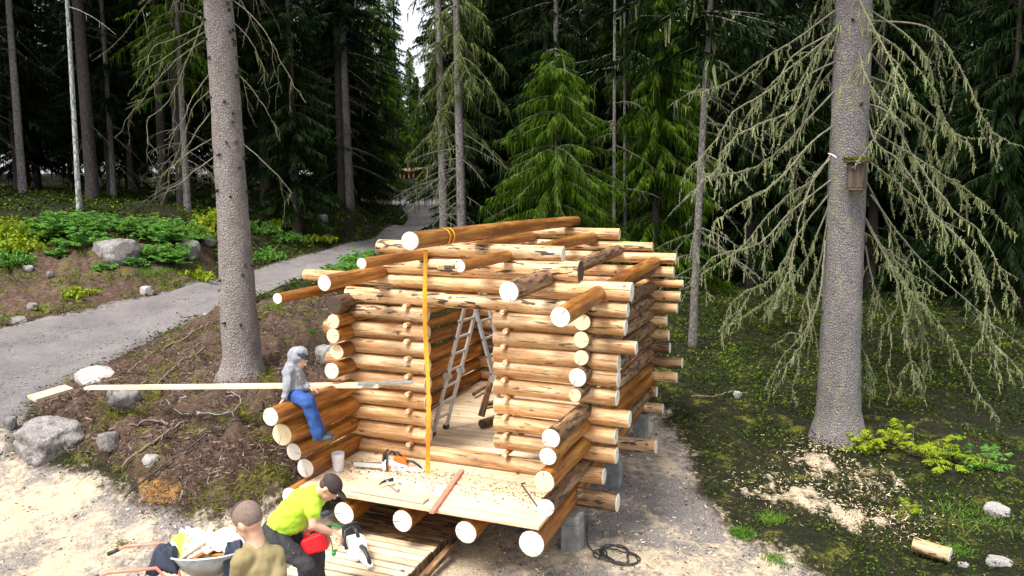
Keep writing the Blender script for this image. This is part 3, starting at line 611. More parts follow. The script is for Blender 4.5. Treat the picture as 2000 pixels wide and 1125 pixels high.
# ------------------------------------------------------------------ chainsaws
def chainsaw(label, loc, rot, bar=.40, cover='orange'):
    r = empty('chainsaw', tuple(loc), label, 'chainsaw', group='white and orange chainsaws')
    mb = MB(); mb.prism([(-.17, 0), (.16, 0), (.19, .03), (.19, .10), (.13, .15), (.02, .155), (-.08, .12), (-.18, .10), (-.20, .04)], -.055, .055); mb.build('body', M['white'], r, bevel=.012)
    mb = MB(); mb.prism([(-.19, .085), (-.07, .10), (.02, .15), (.0, .20), (-.10, .205), (-.17, .15)], -.05, .05); mb.build('top_cover', M[cover], r, bevel=.012)
    mb = MB(); mb.prism([(-.17, .0), (-.40, .0), (-.42, .03), (-.36, .06), (-.18, .05)], -.02, .02); mb.build('rear_guard', M['white'], r, bevel=.008)
    mb = MB(); mb.tube([(-.17, 0, .14), (-.25, 0, .14), (-.34, 0, .09), (-.39, 0, .03)], [.02, .019, .016, .016], 8); mb.build('rear_handle', M['black'], r)
    mb = MB(); mb.tube([(.09, -.075, .0), (.09, -.085, .12), (.08, -.06, .235), (.05, 0, .26), (.05, .06, .24), (.0, .085, .15), (-.02, .075, .08)], .014, 8); mb.tube([(.05, 0, .26), (-.04, 0, .255), (-.10, 0, .20)], .014, 8); mb.build('front_handle', M['black'], r)
    mb = MB(); mb.prism([(.13, .13), (.17, .13), (.155, .24), (.12, .28), (.10, .27), (.135, .21)], -.06, .06); mb.build('hand_guard', M['black'], r, bevel=.006)
    n = 12; poly = [(.16, .03), (.16, .10)]+[(.19+bar-.03+.032*math.sin(PI*i/n), .066+.032*math.cos(PI*i/n)) for i in range(n+1)]
    mb = MB(); mb.prism(poly, -.058, -.052); mb.build('guide_bar', M['steel'], r)
    mb = MB(); out = [(.17, -.055, .106)]+[(x+.002, -.055, (z-.066)*1.12+.066) for x, z in poly[2:]]+[(.17, -.055, .026)]; mb.tube(out, .0055, 5); mb.build('chain', M['black'], r)
    mb = MB(); mb.tube([(.06, -.066, .055), (.06, -.056, .055)], .028, 16); mb.build('round_badge', M['orange'], r)
    mb = MB()
    for i in range(6): mb.box((.005-.014*i, -.0565, .05), (.006, .004, .07))
    mb.build('vent_slot', M['zinc'], r)
    mb = MB(); mb.tube([(-.10, -.06, .06), (-.115, -.06, .075), (-.135, -.06, .07), (-.14, -.06, .055)], .006, 6); mb.build('hook_mark', M['black'], r)
    mb = MB(); mb.tube([(.10, .056, .10), (.10, .075, .10)], .03, 12); mb.build('filler_cap', M['black'], r)
    r.rotation_euler = rot; return r
d0 = un(703, 905, 2, .79)-un(800, 912, 2, .79); az = math.atan2(d0[1], d0[0])
# seen from its bar side: camera looks onto local -Y side when bar points left
s1 = chainsaw('chainsaw standing on the porch boards with its bar pointing left', un(772, 918, 2, FZ), (0, 0, az))
s1.scale = (1, -1, 1) if False else (1, 1, 1)
s1.scale = (.86, .86, .86)
# mirror so that the bar side faces the camera
for ch in s1.children:
    ch.scale = (1, -1, 1)
s2 = chainsaw('second chainsaw, on the slat platform, being filled from the red can', un(694, 1082, 2, pz+.03), (.0, 0, az-.75), bar=.22, cover='white'); s2.scale = (.95, 1.35, 1.1)

# ------------------------------------------------------------------ people (implicit bodies -> voxel remesh)
def remesh(name, mb, mat, parent, voxel=.012, smooth=6, fold=0):
    tmp = bpy.data.objects.new('tmp', mb.mesh('tmp', [])); COL.objects.link(tmp)
    md = tmp.modifiers.new('r', 'REMESH'); md.mode = 'VOXEL'; md.voxel_size = voxel; md.use_smooth_shade = True
    if smooth: s = tmp.modifiers.new('s', 'SMOOTH'); s.iterations = smooth; s.factor = .6
    dg = bpy.context.evaluated_depsgraph_get(); me = bpy.data.meshes.new_from_object(tmp.evaluated_get(dg)); bpy.data.objects.remove(tmp)
    if fold:
        me.update(); nn = [v.normal.copy() for v in me.vertices]
        for v, n_ in zip(me.vertices, nn):
            p = v.co; a = mn.noise((p.x*7+3, p.y*7, p.z*16))+.6*mn.noise((p.x*22, p.y*22+5, p.z*11)); v.co = p+n_*fold*(a-.25*abs(a))
    me.name = name; me.materials.clear(); me.materials.append(mat); o = bpy.data.objects.new(name, me); COL.objects.link(o)
    if parent is not None: place(o, parent)
    return o
def cap(mb, pts, rads, n=14):
    "tapered limb with round ends"
    mb.tube(pts, rads, n); [mb.sphere(p, r, 12, 8) for p, r in zip(pts, rads)]
def hand(mb, wrist, d, palmn, s=1., curl=.5, side=1):
    "palm, four fingers, thumb; d = pointing direction, palmn = palm normal"
    d = Vn(d); n_ = Vn(np.array(palmn)-d*(np.array(palmn)@d)); w = np.cross(d, n_)*side
    c0 = wrist+d*.045*s; R = np.array([d, w, n_]).T; mb.sphere(c0, (.055*s, .042*s, .018*s), 12, 8, R=R)
    for i, (o, L) in enumerate([(-.031, .062), (-.011, .074), (.010, .070), (.029, .055)]):
        p0 = wrist+d*.08*s+w*o*s; a = curl*.5; p1 = p0+(d*math.cos(a)+n_*math.sin(a))*L*.5*s; a = curl*1.5; p2 = p1+(d*math.cos(a)+n_*math.sin(a))*L*.5*s
        cap(mb, [p0, p1, p2], [.0095*s, .009*s, .0075*s], 8)
    p0 = wrist+d*.03*s-w*.03*s; p1 = p0+(d*.6-w*.7+n_*.3)*.035*s; p2 = p1+(d*.9-w*.1+n_*.4)*.035*s; cap(mb, [p0, p1, p2], [.012*s, .011*s, .009*s], 8)
def head(mb, c, f, up, s=1.):
    "skull, jaw, nose, ears, brow; f = facing"
    f = Vn(f); up = Vn(np.array(up)-f*(np.array(up)@f)); w = np.cross(up, f); R = np.array([f, w, up]).T
    mb.sphere(c+up*.02*s-f*.005*s, (.098*s, .077*s, .105*s), 18, 12, R=R); mb.sphere(c-up*.045*s+f*.03*s, (.062*s, .056*s, .07*s), 16, 10, R=R)
    mb.sphere(c-up*.095*s+f*.062*s, (.026*s, .03*s, .02*s), 10, 8, R=R)
    mb.tube([c+f*.088*s+up*.012*s, c+f*.112*s-up*.028*s], [.009*s, .016*s], 8); mb.sphere(c+f*.108*s-up*.03*s, (.016*s, .018*s, .012*s), 10, 8, R=R)
    mb.sphere(c+f*.084*s+up*.022*s, (.014*s, .05*s, .010*s), 10, 8, R=R); mb.sphere(c+f*.088*s-up*.066*s, (.012*s, .026*s, .010*s), 10, 8, R=R)
    for sd_ in (-1, 1): mb.sphere(c+w*sd_*.078*s-f*.008*s-up*.008*s, (.018*s, .010*s, .032*s), 10, 8, R=R)
def shoe(mb, an, d, s=1.):
    d = Vn(d); cap(mb, [an+np.array([0, 0, -.02*s])-d*.03*s, an+d*.06*s+np.array([0, 0, -.035*s]), an+d*.16*s+np.array([0, 0, -.045*s])], [.045*s, .042*s, .036*s], 12)
def person(base, label, J, skin_, top, bottom, shoe_, s=1., short=True, extra=None):
    r = empty('person', tuple(base), label, 'person'); return r

# --- child on the porch log
ch = empty('person', tuple(un(577, 785, 0, 0)), 'child in grey hooded top and blue jeans sitting sideways on the left porch log', 'person')
s = .78
hip = D(574, 766, 8.42); chest = D(572, 728, 8.44); neck = D(577, 712, 8.44); hd = D(586, 700, 8.42); fdir = RT*.86-UP*.55-FW*.25
shN = D(565, 722, 8.33); shF = D(580, 722, 8.58); elN = D(562, 752, 8.27); wrN = D(556, 778, 8.25); elF = D(592, 745, 8.55); wrF = D(604, 756, 8.45)
kN = D(600, 787, 8.17); aN = D(621, 848, 8.22); kF = D(604, 782, 8.42); aF = D(624, 842, 8.45); hN = D(577, 773, 8.35); hF = D(579, 771, 8.52)
mb = MB(); head(mb, hd, fdir, UP+RT*.5, .9); cap(mb, [hd, neck, chest], [.05, .045, .07]); cap(mb, [chest, (chest+hip)/2, hip], [.10, .095, .10])
for a, b_, c_ in ((shN, elN, wrN), (shF, elF, wrF)): cap(mb, [chest+(a-chest)*.6, a], [.05, .04]); cap(mb, [a, b_, c_], [.038, .033, .022])
for a, b_, c_ in ((hN, kN, aN), (hF, kF, aF)): cap(mb, [a, b_, c_], [.06, .045, .033])
hand(mb, wrN, -RT*.6-UP*.7-FW*.1, -UP-RT*.2, .85, .3); hand(mb, wrF, RT*.9-UP*.4, -UP, .85, .4)
remesh('body', mb, M['skin'], ch, .009, 3)
mb = MB(); cap(mb, [neck-UP*.01, chest, (chest+hip)/2, hip+UP*.02], [.075, .118, .115, .122]); cap(mb, [chest+(shN-chest)*.5, shN], [.07, .055]); cap(mb, [chest+(shF-chest)*.5, shF], [.07, .055])
cap(mb, [shN, elN, wrN+UP*.015], [.056, .047, .038]); cap(mb, [shF, elF, wrF-RT*.02], [.056, .047, .037])
hc = hd-Vn(fdir)*.02+UP*.015; R = np.array([Vn(fdir), Vn(np.cross(UP, fdir)), Vn(np.cross(fdir, np.cross(UP, fdir)))]).T
mb.sphere(hc, (.105, .098, .122), 18, 12, R=R); mb.sphere(hc-RT*.045+UP*.02, (.075, .08, .085), 14, 10); cap(mb, [hc-UP*.06-RT*.045, neck-RT*.03-UP*.02], [.085, .09])
remesh('hooded_top', mb, M['hoodie'], ch, .009, 3, .016)
mb = MB(); cap(mb, [hip+UP*.015, hip-UP*.01], [.115, .118]); cap(mb, [hN, kN, (kN+aN)/2, aN], [.088, .072, .062, .066]); cap(mb, [hF, kF, (kF+aF)/2, aF], [.088, .072, .062, .064]); remesh('jeans', mb, M['denim'], ch, .010, 4, .010)
for a in (aN, aF): mb = MB(); shoe(mb, a-UP*.03, RT*.95+FW*.1+UP*.15, .82); remesh('shoe', mb, M['shoe'], ch, .009, 3)
mb = MB(); mb.sphere(hd+Vn(fdir)*.085+UP*.055, (.05, .07, .012), 12, 6, R=R); mb.sphere(hd+Vn(fdir)*.02+UP*.06, (.095, .085, .05), 14, 8, R=R); remesh('cap', mb, M['navy'], ch, .009, 2)
mb = MB(); mb.sphere(chest+RT*.094-UP*.06-FW*.045, (.014, .03, .055), 10, 8, R=np.array([RT, FW, UP]).T); remesh('chest_print', mb, M['print'], ch, .008, 1)

# --- man in lime shirt bending over
mn_ = empty('person', (0, 0, 0), 'man in lime T-shirt, dark cap and paint-spattered trousers bending forward with a red can', 'person')
dm = 6.85
pel = D(538, 1046, dm); wst = D(548, 1024, dm); che = D(590, 985, dm); nec = D(618, 962, dm+.02); hed = D(643, 952, dm+.02); fd = RT*.62-UP*.72-FW*.05
sN = D(611, 985, dm-.17); sF = D(622, 972, dm+.20); eN = D(612, 1026, dm-.22); wN = D(650, 1041, dm-.12); eF = D(592, 1030, dm+.2); wF = D(604, 1060, dm+.12)
hpN = D(536, 1058, dm-.09); hpF = D(545, 1050, dm+.10); knN = D(600, 1105, dm-.12); knF = D(618, 1052, dm+.30)
anN = np.array(knN)-np.array([.18, 0, 0])*1.; anN[2] = .10; anN[:2] = (knN-RT*.12)[:2]; anF = np.array([knF[0]-RT[0]*.02, knF[1], .10])
mn_.location = (pel[0], pel[1], 0)
mb = MB(); head(mb, hed, fd, UP*.6+RT*.7, 1.); cap(mb, [hed, nec, che], [.065, .058, .09]); cap(mb, [che, wst, pel], [.13, .12, .13])
for a, b_, c_ in ((sN, eN, wN), (sF, eF, wF)): cap(mb, [che+(a-che)*.5, a], [.08, .06]); cap(mb, [a, (a+b_)/2, b_, (b_+c_)/2, c_], [.052, .05, .042, .040, .026])
for a, b_, c_ in ((hpN, knN, anN), (hpF, knF, anF)): cap(mb, [a, b_, c_], [.085, .058, .04])
hand(mb, wN, RT*.8-UP*.5-FW*.1, -UP, 1.05, 1.1); hand(mb, wF, RT*.8-UP*.3, -FW, 1.05, .9)
remesh('body', mb, M['skin'], mn_, .0105, 3)
mb = MB(); cap(mb, [nec-RT*.03-UP*.01, che, (che+wst)/2, wst+(pel-wst)*.2], [.085, .148, .142, .136]); cap(mb, [che+(sN-che)*.5, sN, sN+(eN-sN)*.42], [.10, .078, .074]); cap(mb, [che+(sF-che)*.5, sF, sF+(eF-sF)*.42], [.10, .078, .072])
mb.sphere((che+wst)/2-UP*.06+RT*.02, (.12, .13, .13), 14, 10); o = remesh('t_shirt', mb, M['lime'], mn_, .010, 4, .013)
mb = MB(); cap(mb, [wst+(pel-wst)*.35, pel], [.139, .148]); cap(mb, [hpN, (hpN+knN)/2, knN, anN], [.115, .10, .085, .075]); cap(mb, [hpF, (hpF+knF)/2, knF, anF], [.115, .10, .085, .075]); remesh('work_trousers', mb, M['work'], mn_, .011, 4, .014)
mb = MB(); mb.sphere(nec-UP*.08-RT*.02, .005)
Rh = np.array([Vn(fd), Vn(np.cross(UP, fd)), Vn(np.cross(fd, np.cross(UP, fd)))]).T
mb = MB(); upv = Rh[:, 2]; mb.sphere(hed+upv*.045-Vn(fd)*.005, (.108, .088, .085), 16, 10, R=Rh); mb.sphere(hed+upv*.045+Vn(fd)*.12, (.075, .07, .012), 14, 6, R=Rh); remesh('cap', mb, M['capc'], mn_, .009, 2)
mb = MB(); mb.sphere(hed-Vn(fd)*.045+upv*.0, (.06, .081, .06), 12, 8, R=Rh); remesh('hair', mb, M['hair'], mn_, .01, 2)
for a in (anN, anF): mb = MB(); shoe(mb, a-np.array([0, 0, .02]), RT, 1.1); remesh('boot', mb, M['black'], mn_, .011, 3)
# --- man in olive shirt seen from behind
m2 = empty('person', (0, 0, 0), 'man with cropped hair in olive T-shirt standing beside the wheelbarrow, seen from behind', 'person')
d2 = 5.45
hd2 = D(484, 1018, d2); nk2 = D(499, 1052, d2+.01); ch2 = D(506, 1110, d2); pl2 = D(512, 1215, d2-.05); f2 = -RT*.78+FW*.30-UP*.42
z_ = np.array([0, 0, 1.]); fwd = Vn(np.array([f2[0], f2[1], 0])); sdv = np.cross(z_, fwd)
a1 = D(475, 1092, d2-.10); a2 = D(534, 1086, d2+.06); e1_ = D(462, 1165, d2+.05); e2_ = D(546, 1165, d2-.1); w1 = e1_+fwd*.2-z_*.1; w2 = e2_+fwd*.16-z_*.16
h1 = pl2-sdv*.0+RT*-.09; h2 = pl2+RT*.09; k1 = np.array([*(h1+fwd*.03)[:2], .50]); k2 = np.array([*(h2+fwd*.02)[:2], .50]); n1_ = np.array([*h1[:2], .09]); n2_ = np.array([*h2[:2], .09])
m2.location = (pl2[0], pl2[1], 0)
mb = MB(); head(mb, hd2, f2, UP*.8-RT*.35, 1.14); cap(mb, [hd2-z_*.03+RT*.02, nk2, ch2], [.07, .062, .10]); cap(mb, [ch2-z_*.03, (ch2+pl2)/2, pl2], [.11, .11, .12])
for a, b_, c_ in ((a1, e1_, w1), (a2, e2_, w2)): cap(mb, [ch2+(a-ch2)*.5+z_*.03, a], [.065, .055]); cap(mb, [a, (a+b_)/2, b_, (b_+c_)/2, c_], [.055, .05, .043, .042, .028]); hand(mb, c_, fwd-z_*.4, -sdv, 1.05, .6)
for a, b_, c_ in ((h1, k1, n1_), (h2, k2, n2_)): cap(mb, [a, b_, c_], [.09, .06, .04])
remesh('body', mb, M['skin'], m2, .010, 3)
mb = MB(); cap(mb, [nk2-z_*.045, nk2-z_*.09, ch2, (ch2+pl2)/2, pl2+z_*.05], [.078, .10, .142, .138, .14]); cap(mb, [ch2+z_*.075-RT*.03, a1], [.10, .078]); cap(mb, [ch2+z_*.075+RT*.03, a2], [.10, .078])
cap(mb, [a1, a1+(e1_-a1)*.55], [.082, .076]); cap(mb, [a2, a2+(e2_-a2)*.55], [.082, .076]); remesh('t_shirt', mb, M['olive'], m2, .010, 4, .011)
mb = MB(); cap(mb, [pl2+z_*.03, pl2-z_*.05], [.142, .148]); cap(mb, [h1, k1, n1_], [.11, .085, .075]); cap(mb, [h2, k2, n2_], [.11, .085, .075]); remesh('trousers', mb, M['work'], m2, .013, 4)
Rk = np.array([Vn(f2), Vn(np.cross(UP, f2)), Vn(np.cross(f2, np.cross(UP, f2)))]).T
mb = MB(); mb.sphere(hd2+Rk[:, 2]*.036-Vn(f2)*.012, (.117, .096, .115), 18, 12, R=Rk); remesh('cropped_sides', mb, M['stubble'], m2, .007, 1)
mb = MB(); mb.sphere(hd2+Rk[:, 2]*.062+Vn(f2)*.004, (.110, .078, .096), 18, 12, R=Rk); remesh('cropped_hair', mb, M['hair'], m2, .007, 1)
for a in (n1_, n2_): mb = MB(); shoe(mb, a-np.array([0, 0, .02]), fwd, 1.1); remesh('boot', mb, M['black'], m2, .011, 3)

# --- red petrol can held by the bending man
rc = empty('fuel_can', tuple(D(618, 1060, dm-.02)), 'red fuel can with green spout held in the bending man\'s hands', 'can')
x_ = Vn(RT*.93+UP*.36); z2 = Vn(UP*.93-RT*.36); y_ = np.cross(z2, x_); rc.matrix_world = Matrix(((x_[0], y_[0], z2[0], rc.location[0]), (x_[1], y_[1], z2[1], rc.location[1]), (x_[2], y_[2], z2[2], rc.location[2]), (0, 0, 0, 1)))
mb = MB(); mb.prism([(-.115, -.07), (.09, -.085), (.12, -.04), (.12, .05), (.09, .085), (-.10, .08), (-.125, .05)], -.065, .065); mb.build('can_body', M['red'], rc, bevel=.02)
mb = MB(); mb.tube([(.115, 0, .065), (.16, 0, .095)], [.034, .03], 12); mb.tube([(.16, 0, .095), (.20, 0, .10), (.26, 0, .05)], [.016, .012, .008], 8); mb.build('spout', M['green'], rc)
mb = MB(); mb.tube([(.135, -.03, .06), (.15, -.05, -.02), (.13, -.05, -.12)], .005, 6); mb.sphere((.13, -.05, -.135), .024, 10, 8); mb.build('cap_tether', M['green'], rc)
mb = MB(); mb.tube([(-.08, 0, .08), (-.06, 0, .12), (.03, 0, .12), (.06, 0, .085)], .012, 8); mb.build('handle', M['red'], rc)
# bottle on the joist
o = MB(); o.tube([(0, 0, -.06), (0, 0, .05), (0, 0, .06)], [.028, .03, .016], 12); o = o.build('oil_bottle', M['navy']); p = un(636, 1003, 1, -1.45); o.location = p; o.rotation_euler = (.3, 1.1, 0); tag(o, 'small dark bottle beside the white end of the joist log', 'bottle')

# ------------------------------------------------------------------ wheelbarrow
wc = D(404, 1074, 7.3); wb_ = empty('wheelbarrow', (wc[0], wc[1], 0), 'galvanised wheelbarrow with faded red frame, filled with wood scraps', 'wheelbarrow')
ax = Vn(np.array([RT[0], RT[1], 0])*1.+np.array([FW[0], FW[1], 0])*.18); ay = np.cross([0, 0, 1.], ax); wb_.rotation_euler = (0, 0, math.atan2(ax[1], ax[0]))
mb = MB(); n = 28; lev = [(.36, .17, .13, .0), (.48, .31, .22, .01), (.66, .43, .31, .03)]
rings = []
for zz, rx, ry, ox in lev: rings.append([(ox+rx*math.copysign(abs(math.cos(2*PI*j/n))**.8, math.cos(2*PI*j/n)), ry*math.copysign(abs(math.sin(2*PI*j/n))**.8, math.sin(2*PI*j/n)), zz) for j in range(n)])
vs = sum(rings, [])+[((p[0]-.03)*.97+.03, p[1]*.96, p[2]) for p in rings[2]]+[(p[0]*.96, p[1]*.95, p[2]+.02) for p in rings[1]]+[(p[0]*.95, p[1]*.95, p[2]+.015) for p in rings[0]]
mb.add(vs, [(k*n+j, k*n+(j+1) % n, (k+1)*n+(j+1) % n, (k+1)*n+j) for k in range(5) for j in range(n)]+[tuple(reversed(range(n))), tuple(range(5*n, 6*n))], 0, True); tr_ = mb.build('tray', M['zinc'], wb_)
mb = MB(); rim = rings[2]+[rings[2][0]]; mb.tube(rim, .012, 8, cap=False); mb.build('tray_rim', M['steel'], tr_)
for sy in (-1, 1):
    mb = MB(); mb.tube([(-1.02, sy*.30, .56), (-.92, sy*.30, .60), (-.45, sy*.29, .60), (-.30, sy*.24, .36), (.3, sy*.16, .33), (.62, sy*.08, .22)], .018, 10); mb.build('frame_tube', M['pink'], wb_)
    mb = MB(); mb.tube([(-1.12, sy*.30, .52), (-1.0, sy*.30, .57)], .023, 10); mb.build('handle_grip', M['black'], wb_)
    mb = MB(); mb.tube([(-.42, sy*.27, .42), (-.34, sy*.29, .03), (-.12, sy*.29, .03), (.0, sy*.22, .36)], .016, 8); mb.build('leg', M['pink'], wb_)
wh = MB(); th = [2*PI*i/24 for i in range(25)]; wh.tube([(.62+.15*math.cos(a), 0, .19+.15*math.sin(a)) for a in th], .042, 10, cap=False); wo = wh.build('wheel', M['rubber'], wb_)
mb = MB(); mb.tube([(.62, -.03, .19), (.62, .03, .19)], .11, 16); mb.tube([(.62, -.1, .19), (.62, .1, .19)], .015, 8); mb.build('rim', M['pink'], wo)
wb_.scale = (.88,)*3
WM = Matrix.Translation(wb_.location) @ Matrix.Rotation(wb_.rotation_euler.z, 4, 'Z') @ Matrix.Scale(.88, 4)
def inwb(p): return np.array(WM @ Vector(p))
for i, (x, y, z0, x1, y1, z1, w, mt) in enumerate([(-.28, -.12, .60, .05, .12, .74, .10, 'plank'), (-.1, -.2, .62, .12, -.02, .68, .05, 'amber'), (.02, -.16, .66, .2, .1, .66, .06, 'plank'), (-.15, -.05, .58, .25, -.15, .62, .12, 'amber'), (-.05, .05, .60, .3, .1, .62, .12, 'amber')]):
    board('wood_scrap', inwb((x, y, z0)), inwb((x1, y1, z1)), w, .02, mt, ['curved pale wood slab uppermost in the wheelbarrow', 'narrow amber wood chip in the wheelbarrow tray', 'short pale stick leaning on the wheelbarrow rim', 'broad amber bark slab low in the wheelbarrow', 'amber slab under the cloth in the wheelbarrow'][i], 'wood scrap')
def cloth(name, cx, cy, sx, sy, z0, amp, mat, label, cat, seed, drop=.25, trim=None):
    mb = MB(); n = 26; vs = []
    for i in range(n+1):
        for j in range(n+1):
            u = i/n*2-1; v_ = j/n*2-1; e = max(abs(u), abs(v_)); w_ = 1+.22*mn.noise((u*1.4+seed, v_*1.4, 1.))
            zz = z0+amp*mn.fractal((u*1.6+seed, v_*1.6, seed), .7, 2, 4)-drop*max(0, e-.62)**1.3*2.2+.05*(1-u*u)*(1-v_*v_)
            vs.append(inwb((cx+u*sx*w_, cy+v_*sy*w_, zz)))
    fs = [(i*(n+1)+j, (i+1)*(n+1)+j, (i+1)*(n+1)+j+1, i*(n+1)+j+1) for i in range(n) for j in range(n)]
    mb.add(vs, fs, 0, True)
    for k, f in enumerate(fs):
        if trim and (k % n) in trim: mb.m[k] = 1
    o = mb.build(name, [M[mat], M['hivis2']]); s = o.modifiers.new('s', 'SOLIDIFY'); s.thickness = .006; return tag(o, label, cat)
cloth('hivis_jacket', -.02, .20, .42, .30, .67, .20, 'hivis', 'pale high-visibility jacket with yellow trim heaped over the back of the wheelbarrow', 'jacket', 3.3, trim=None)
cloth('dark_cloth', -.40, -.12, .15, .14, .70, .05, 'navy', 'dark blue cloth draped over the handle end of the wheelbarrow', 'cloth', 8.1, drop=.3)
cloth('dark_bag', .32, -.16, .12, .12, .70, .04, 'navy', 'black bag hanging over the right rim of the wheelbarrow', 'bag', 5.7, drop=.9)
# ------------------------------------------------------------------ cord
p = G(1205, 1088); mb = MB(); pts = []; q = G(1146, 1062)
lead = [q+np.array([.02, -.02, .35]), q+np.array([0.02, -.05, .05]), G(1160, 1080), G(1185, 1092)]
for x in lead[1:]: x[2] = max(x[2], .02)
import itertools
th0 = 2.6
for i in range(64):
    th = th0+i*.32; rr = .17+.05*math.sin(i*.7)+.03*math.sin(i*.23); pts.append(p+np.array([math.cos(th)*rr*1.1, math.sin(th)*rr, .018+.006*(i % 3)]))
mb.tube(catmull(np.array(lead+pts), 3), .0085, 6); o = mb.build('power_cord', M['black']); tag(o, 'black cord lying in a loose coil beside the front concrete post', 'cord')
def gline(name, pxs, r, mat, label, cat, h=.02, k=8, group=None):
    P = catmull(np.array([G(x, y) for x, y in pxs]), k); P[:, 2] = H(P[:, 0], P[:, 1])+h+np.abs(nz(P[:, 0], P[:, 1], 1.8, 5))*.12
    mb = MB(); mb.tube(P, r, 6); o = mb.build(name, M[mat]); return tag(o, label, cat, group)
gline('black_cable', [(245, 985), (300, 935), (360, 890), (430, 850), (500, 828), (515, 800)], .011, 'black', 'black cable running down the mound to the yard', 'cable', .05)
gline('thin_hose', [(325, 790), (345, 815), (400, 820), (450, 815), (470, 790), (430, 770), (400, 772)], .008, 'zinc', 'thin grey hose looped on the mound above the stones', 'hose', .06)

# ------------------------------------------------------------------ rocks
def rock(name, c, d, label, mat='rock', seed=1, rz=0., group=None, sub=4):
    bm = bmesh.new(); bmesh.ops.create_icosphere(bm, subdivisions=sub, radius=1)
    for v in bm.verts:
        n_ = v.co.normalized(); f_ = 1+.28*mn.noise(n_*1.2+Vector((seed*7, 0, 0)))+.10*mn.noise(n_*3.4+Vector((seed, 9, 0)))+.035*mn.noise(n_*9+Vector((0, seed, 3)))
        q = n_*f_; v.co = Vector((max(-.85, min(.85, q.x)), max(-.85, min(.85, q.y)), max(-.8, min(.72, q.z))))
    me = bpy.data.meshes.new(name); bm.to_mesh(me); bm.free(); me.materials.append(M[mat])
    for p in me.polygons: p.use_smooth = True
    o = bpy.data.objects.new(name, me); COL.objects.link(o); o.scale = d; o.location = c; o.rotation_euler = (rnd.uniform(-.2, .2), rnd.uniform(-.2, .2), rz); return tag(o, label, 'rock', group)
def rk(px, py, w, h, label, mat='rock', seed=1, sink=.25, group=None, deep=.8):
    "px,py = bottom centre pixel; w,h pixel size"
    p = G(px, py); dep = (p-C)@FW; W_ = w/F*dep/2; H_ = h/F*dep/2
    rock('boulder' if W_ > .22 else 'stone', (p[0]+FW[0]*W_*.6, p[1]+FW[1]*W_*.6, p[2]+H_*(.9-sink)), (W_*1.15, W_*deep*1.1, H_*1.25), label, mat, seed, YAW, group, 5 if w > 80 else 4)
rk(215, 512, 92, 60, 'large grey boulder sticking out of the earth bank under ferns', 'rock', 3, .42)
rk(365, 503, 44, 42, 'rounded grey boulder in the bank behind the hanging leaves', 'rock', 5); rk(402, 478, 30, 24, 'small pale rock on the bank left of the tall trunk', 'rock', 6)
rk(283, 575, 28, 20, 'pale stone lying at the road edge below the bank', 'rockw', 7); rk(60, 604, 24, 14, 'brownish stone at the left foot of the bank', 'rock', 8); rk(52, 529, 20, 12, 'small stone in the rubble at the far left of the bank', 'rockw', 9)
rk(95, 540, 16, 12, 'bluish stone on the bare bank beside the boulder', 'rock', 10); rk(30, 632, 34, 12, 'flat dark stone at the road edge far left', 'rock', 11)
rk(72, 893, 140, 78, 'big pale boulder at the left end of the mound', 'rock', 12, .45); rk(172, 752, 90, 26, 'long pale boulder lying flush beside the road edge', 'rockw', 13)
rk(235, 798, 66, 44, 'grey rock half buried below the long plank', 'rock', 14); rk(205, 880, 44, 40, 'upright rock streaked with soil in the mound face', 'rock', 15); rk(290, 915, 34, 30, 'angular pale stone in the mound face', 'rockw', 16)
rk(390, 814, 24, 10, 'flat pale stone on the mossy mound', 'rockw', 17); rk(632, 705, 40, 34, 'speckled pinkish stone behind the child\'s hood', 'rockw', 18)
rk(1442, 778, 16, 16, 'small pale stone on the forest moss', 'rockw', 19); rk(1955, 1010, 44, 22, 'flat pale stone in the grass at far right', 'rockw', 20); rk(1885, 1112, 20, 14, 'small stone right of the cut log chunk', 'rockw', 21); rk(1960, 1112, 44, 22, 'pale angular stone in the bottom right corner', 'rockw', 22)
rk(632, 432, 16, 16, 'little pointed pale stone on the far bank', 'rockw', 23); rk(515, 442, 16, 10, 'small flat stone right of the tall trunk', 'rockw', 24); rk(18, 838, 24, 28, 'dark stone behind the big pale boulder', 'rock', 25)
rk(400, 618, 10, 8, 'tiny stone on the crest of the mound', 'rockw', 26)
# log chunk, root, sticks
a = G(1800, 1085); a[2] += .10; b_ = a+RT*.20*1-np.array([FW[0], FW[1], 0])*.18; b_[2] = a[2]-.01
o = logobj('log_chunk', a-(b_-a)*.3, b_, .082, .085, 'rough', None, ('endraw', 'end')); tag(o, 'short sawn log chunk with white end lying on the moss at lower right', 'log')
gline('fallen_branch', [(1350, 782), (1390, 778), (1430, 772), (1460, 770)], .015, 'twig', 'thin fallen branch on the forest floor beside the small stone', 'branch')
for pts, lb in [([(300, 770), (330, 735), (360, 712), (400, 690)], 'brown root curving over the mound above the plank'), ([(215, 850), (250, 845), (300, 830), (330, 838)], 'pale dead root across the face of the mound'), ([(240, 925), (280, 890), (330, 850), (370, 830)], 'dark root running diagonally down the mound'),
        ([(250, 735), (300, 700), (350, 675), (410, 640)], 'long dark root on the road side of the mound'), ([(345, 615), (360, 625), (385, 620)], 'bent dead twig at the road edge by the mound'), ([(150, 770), (185, 755), (235, 748)], 'tangled reddish root beside the split plank')]:
    gline('root', pts, .017, 'twig', lb, 'root', .05)

def VP(px, py, p):
    "point of a pixel on the upright plane through p that faces the camera"
    nh = Vn(np.cross([0, 0, 1.], RT*np.array([1, 1, 0]))); d = ray(px, py); t_ = ((np.array(p)-C)@nh)/(d@nh); return C+d*t_
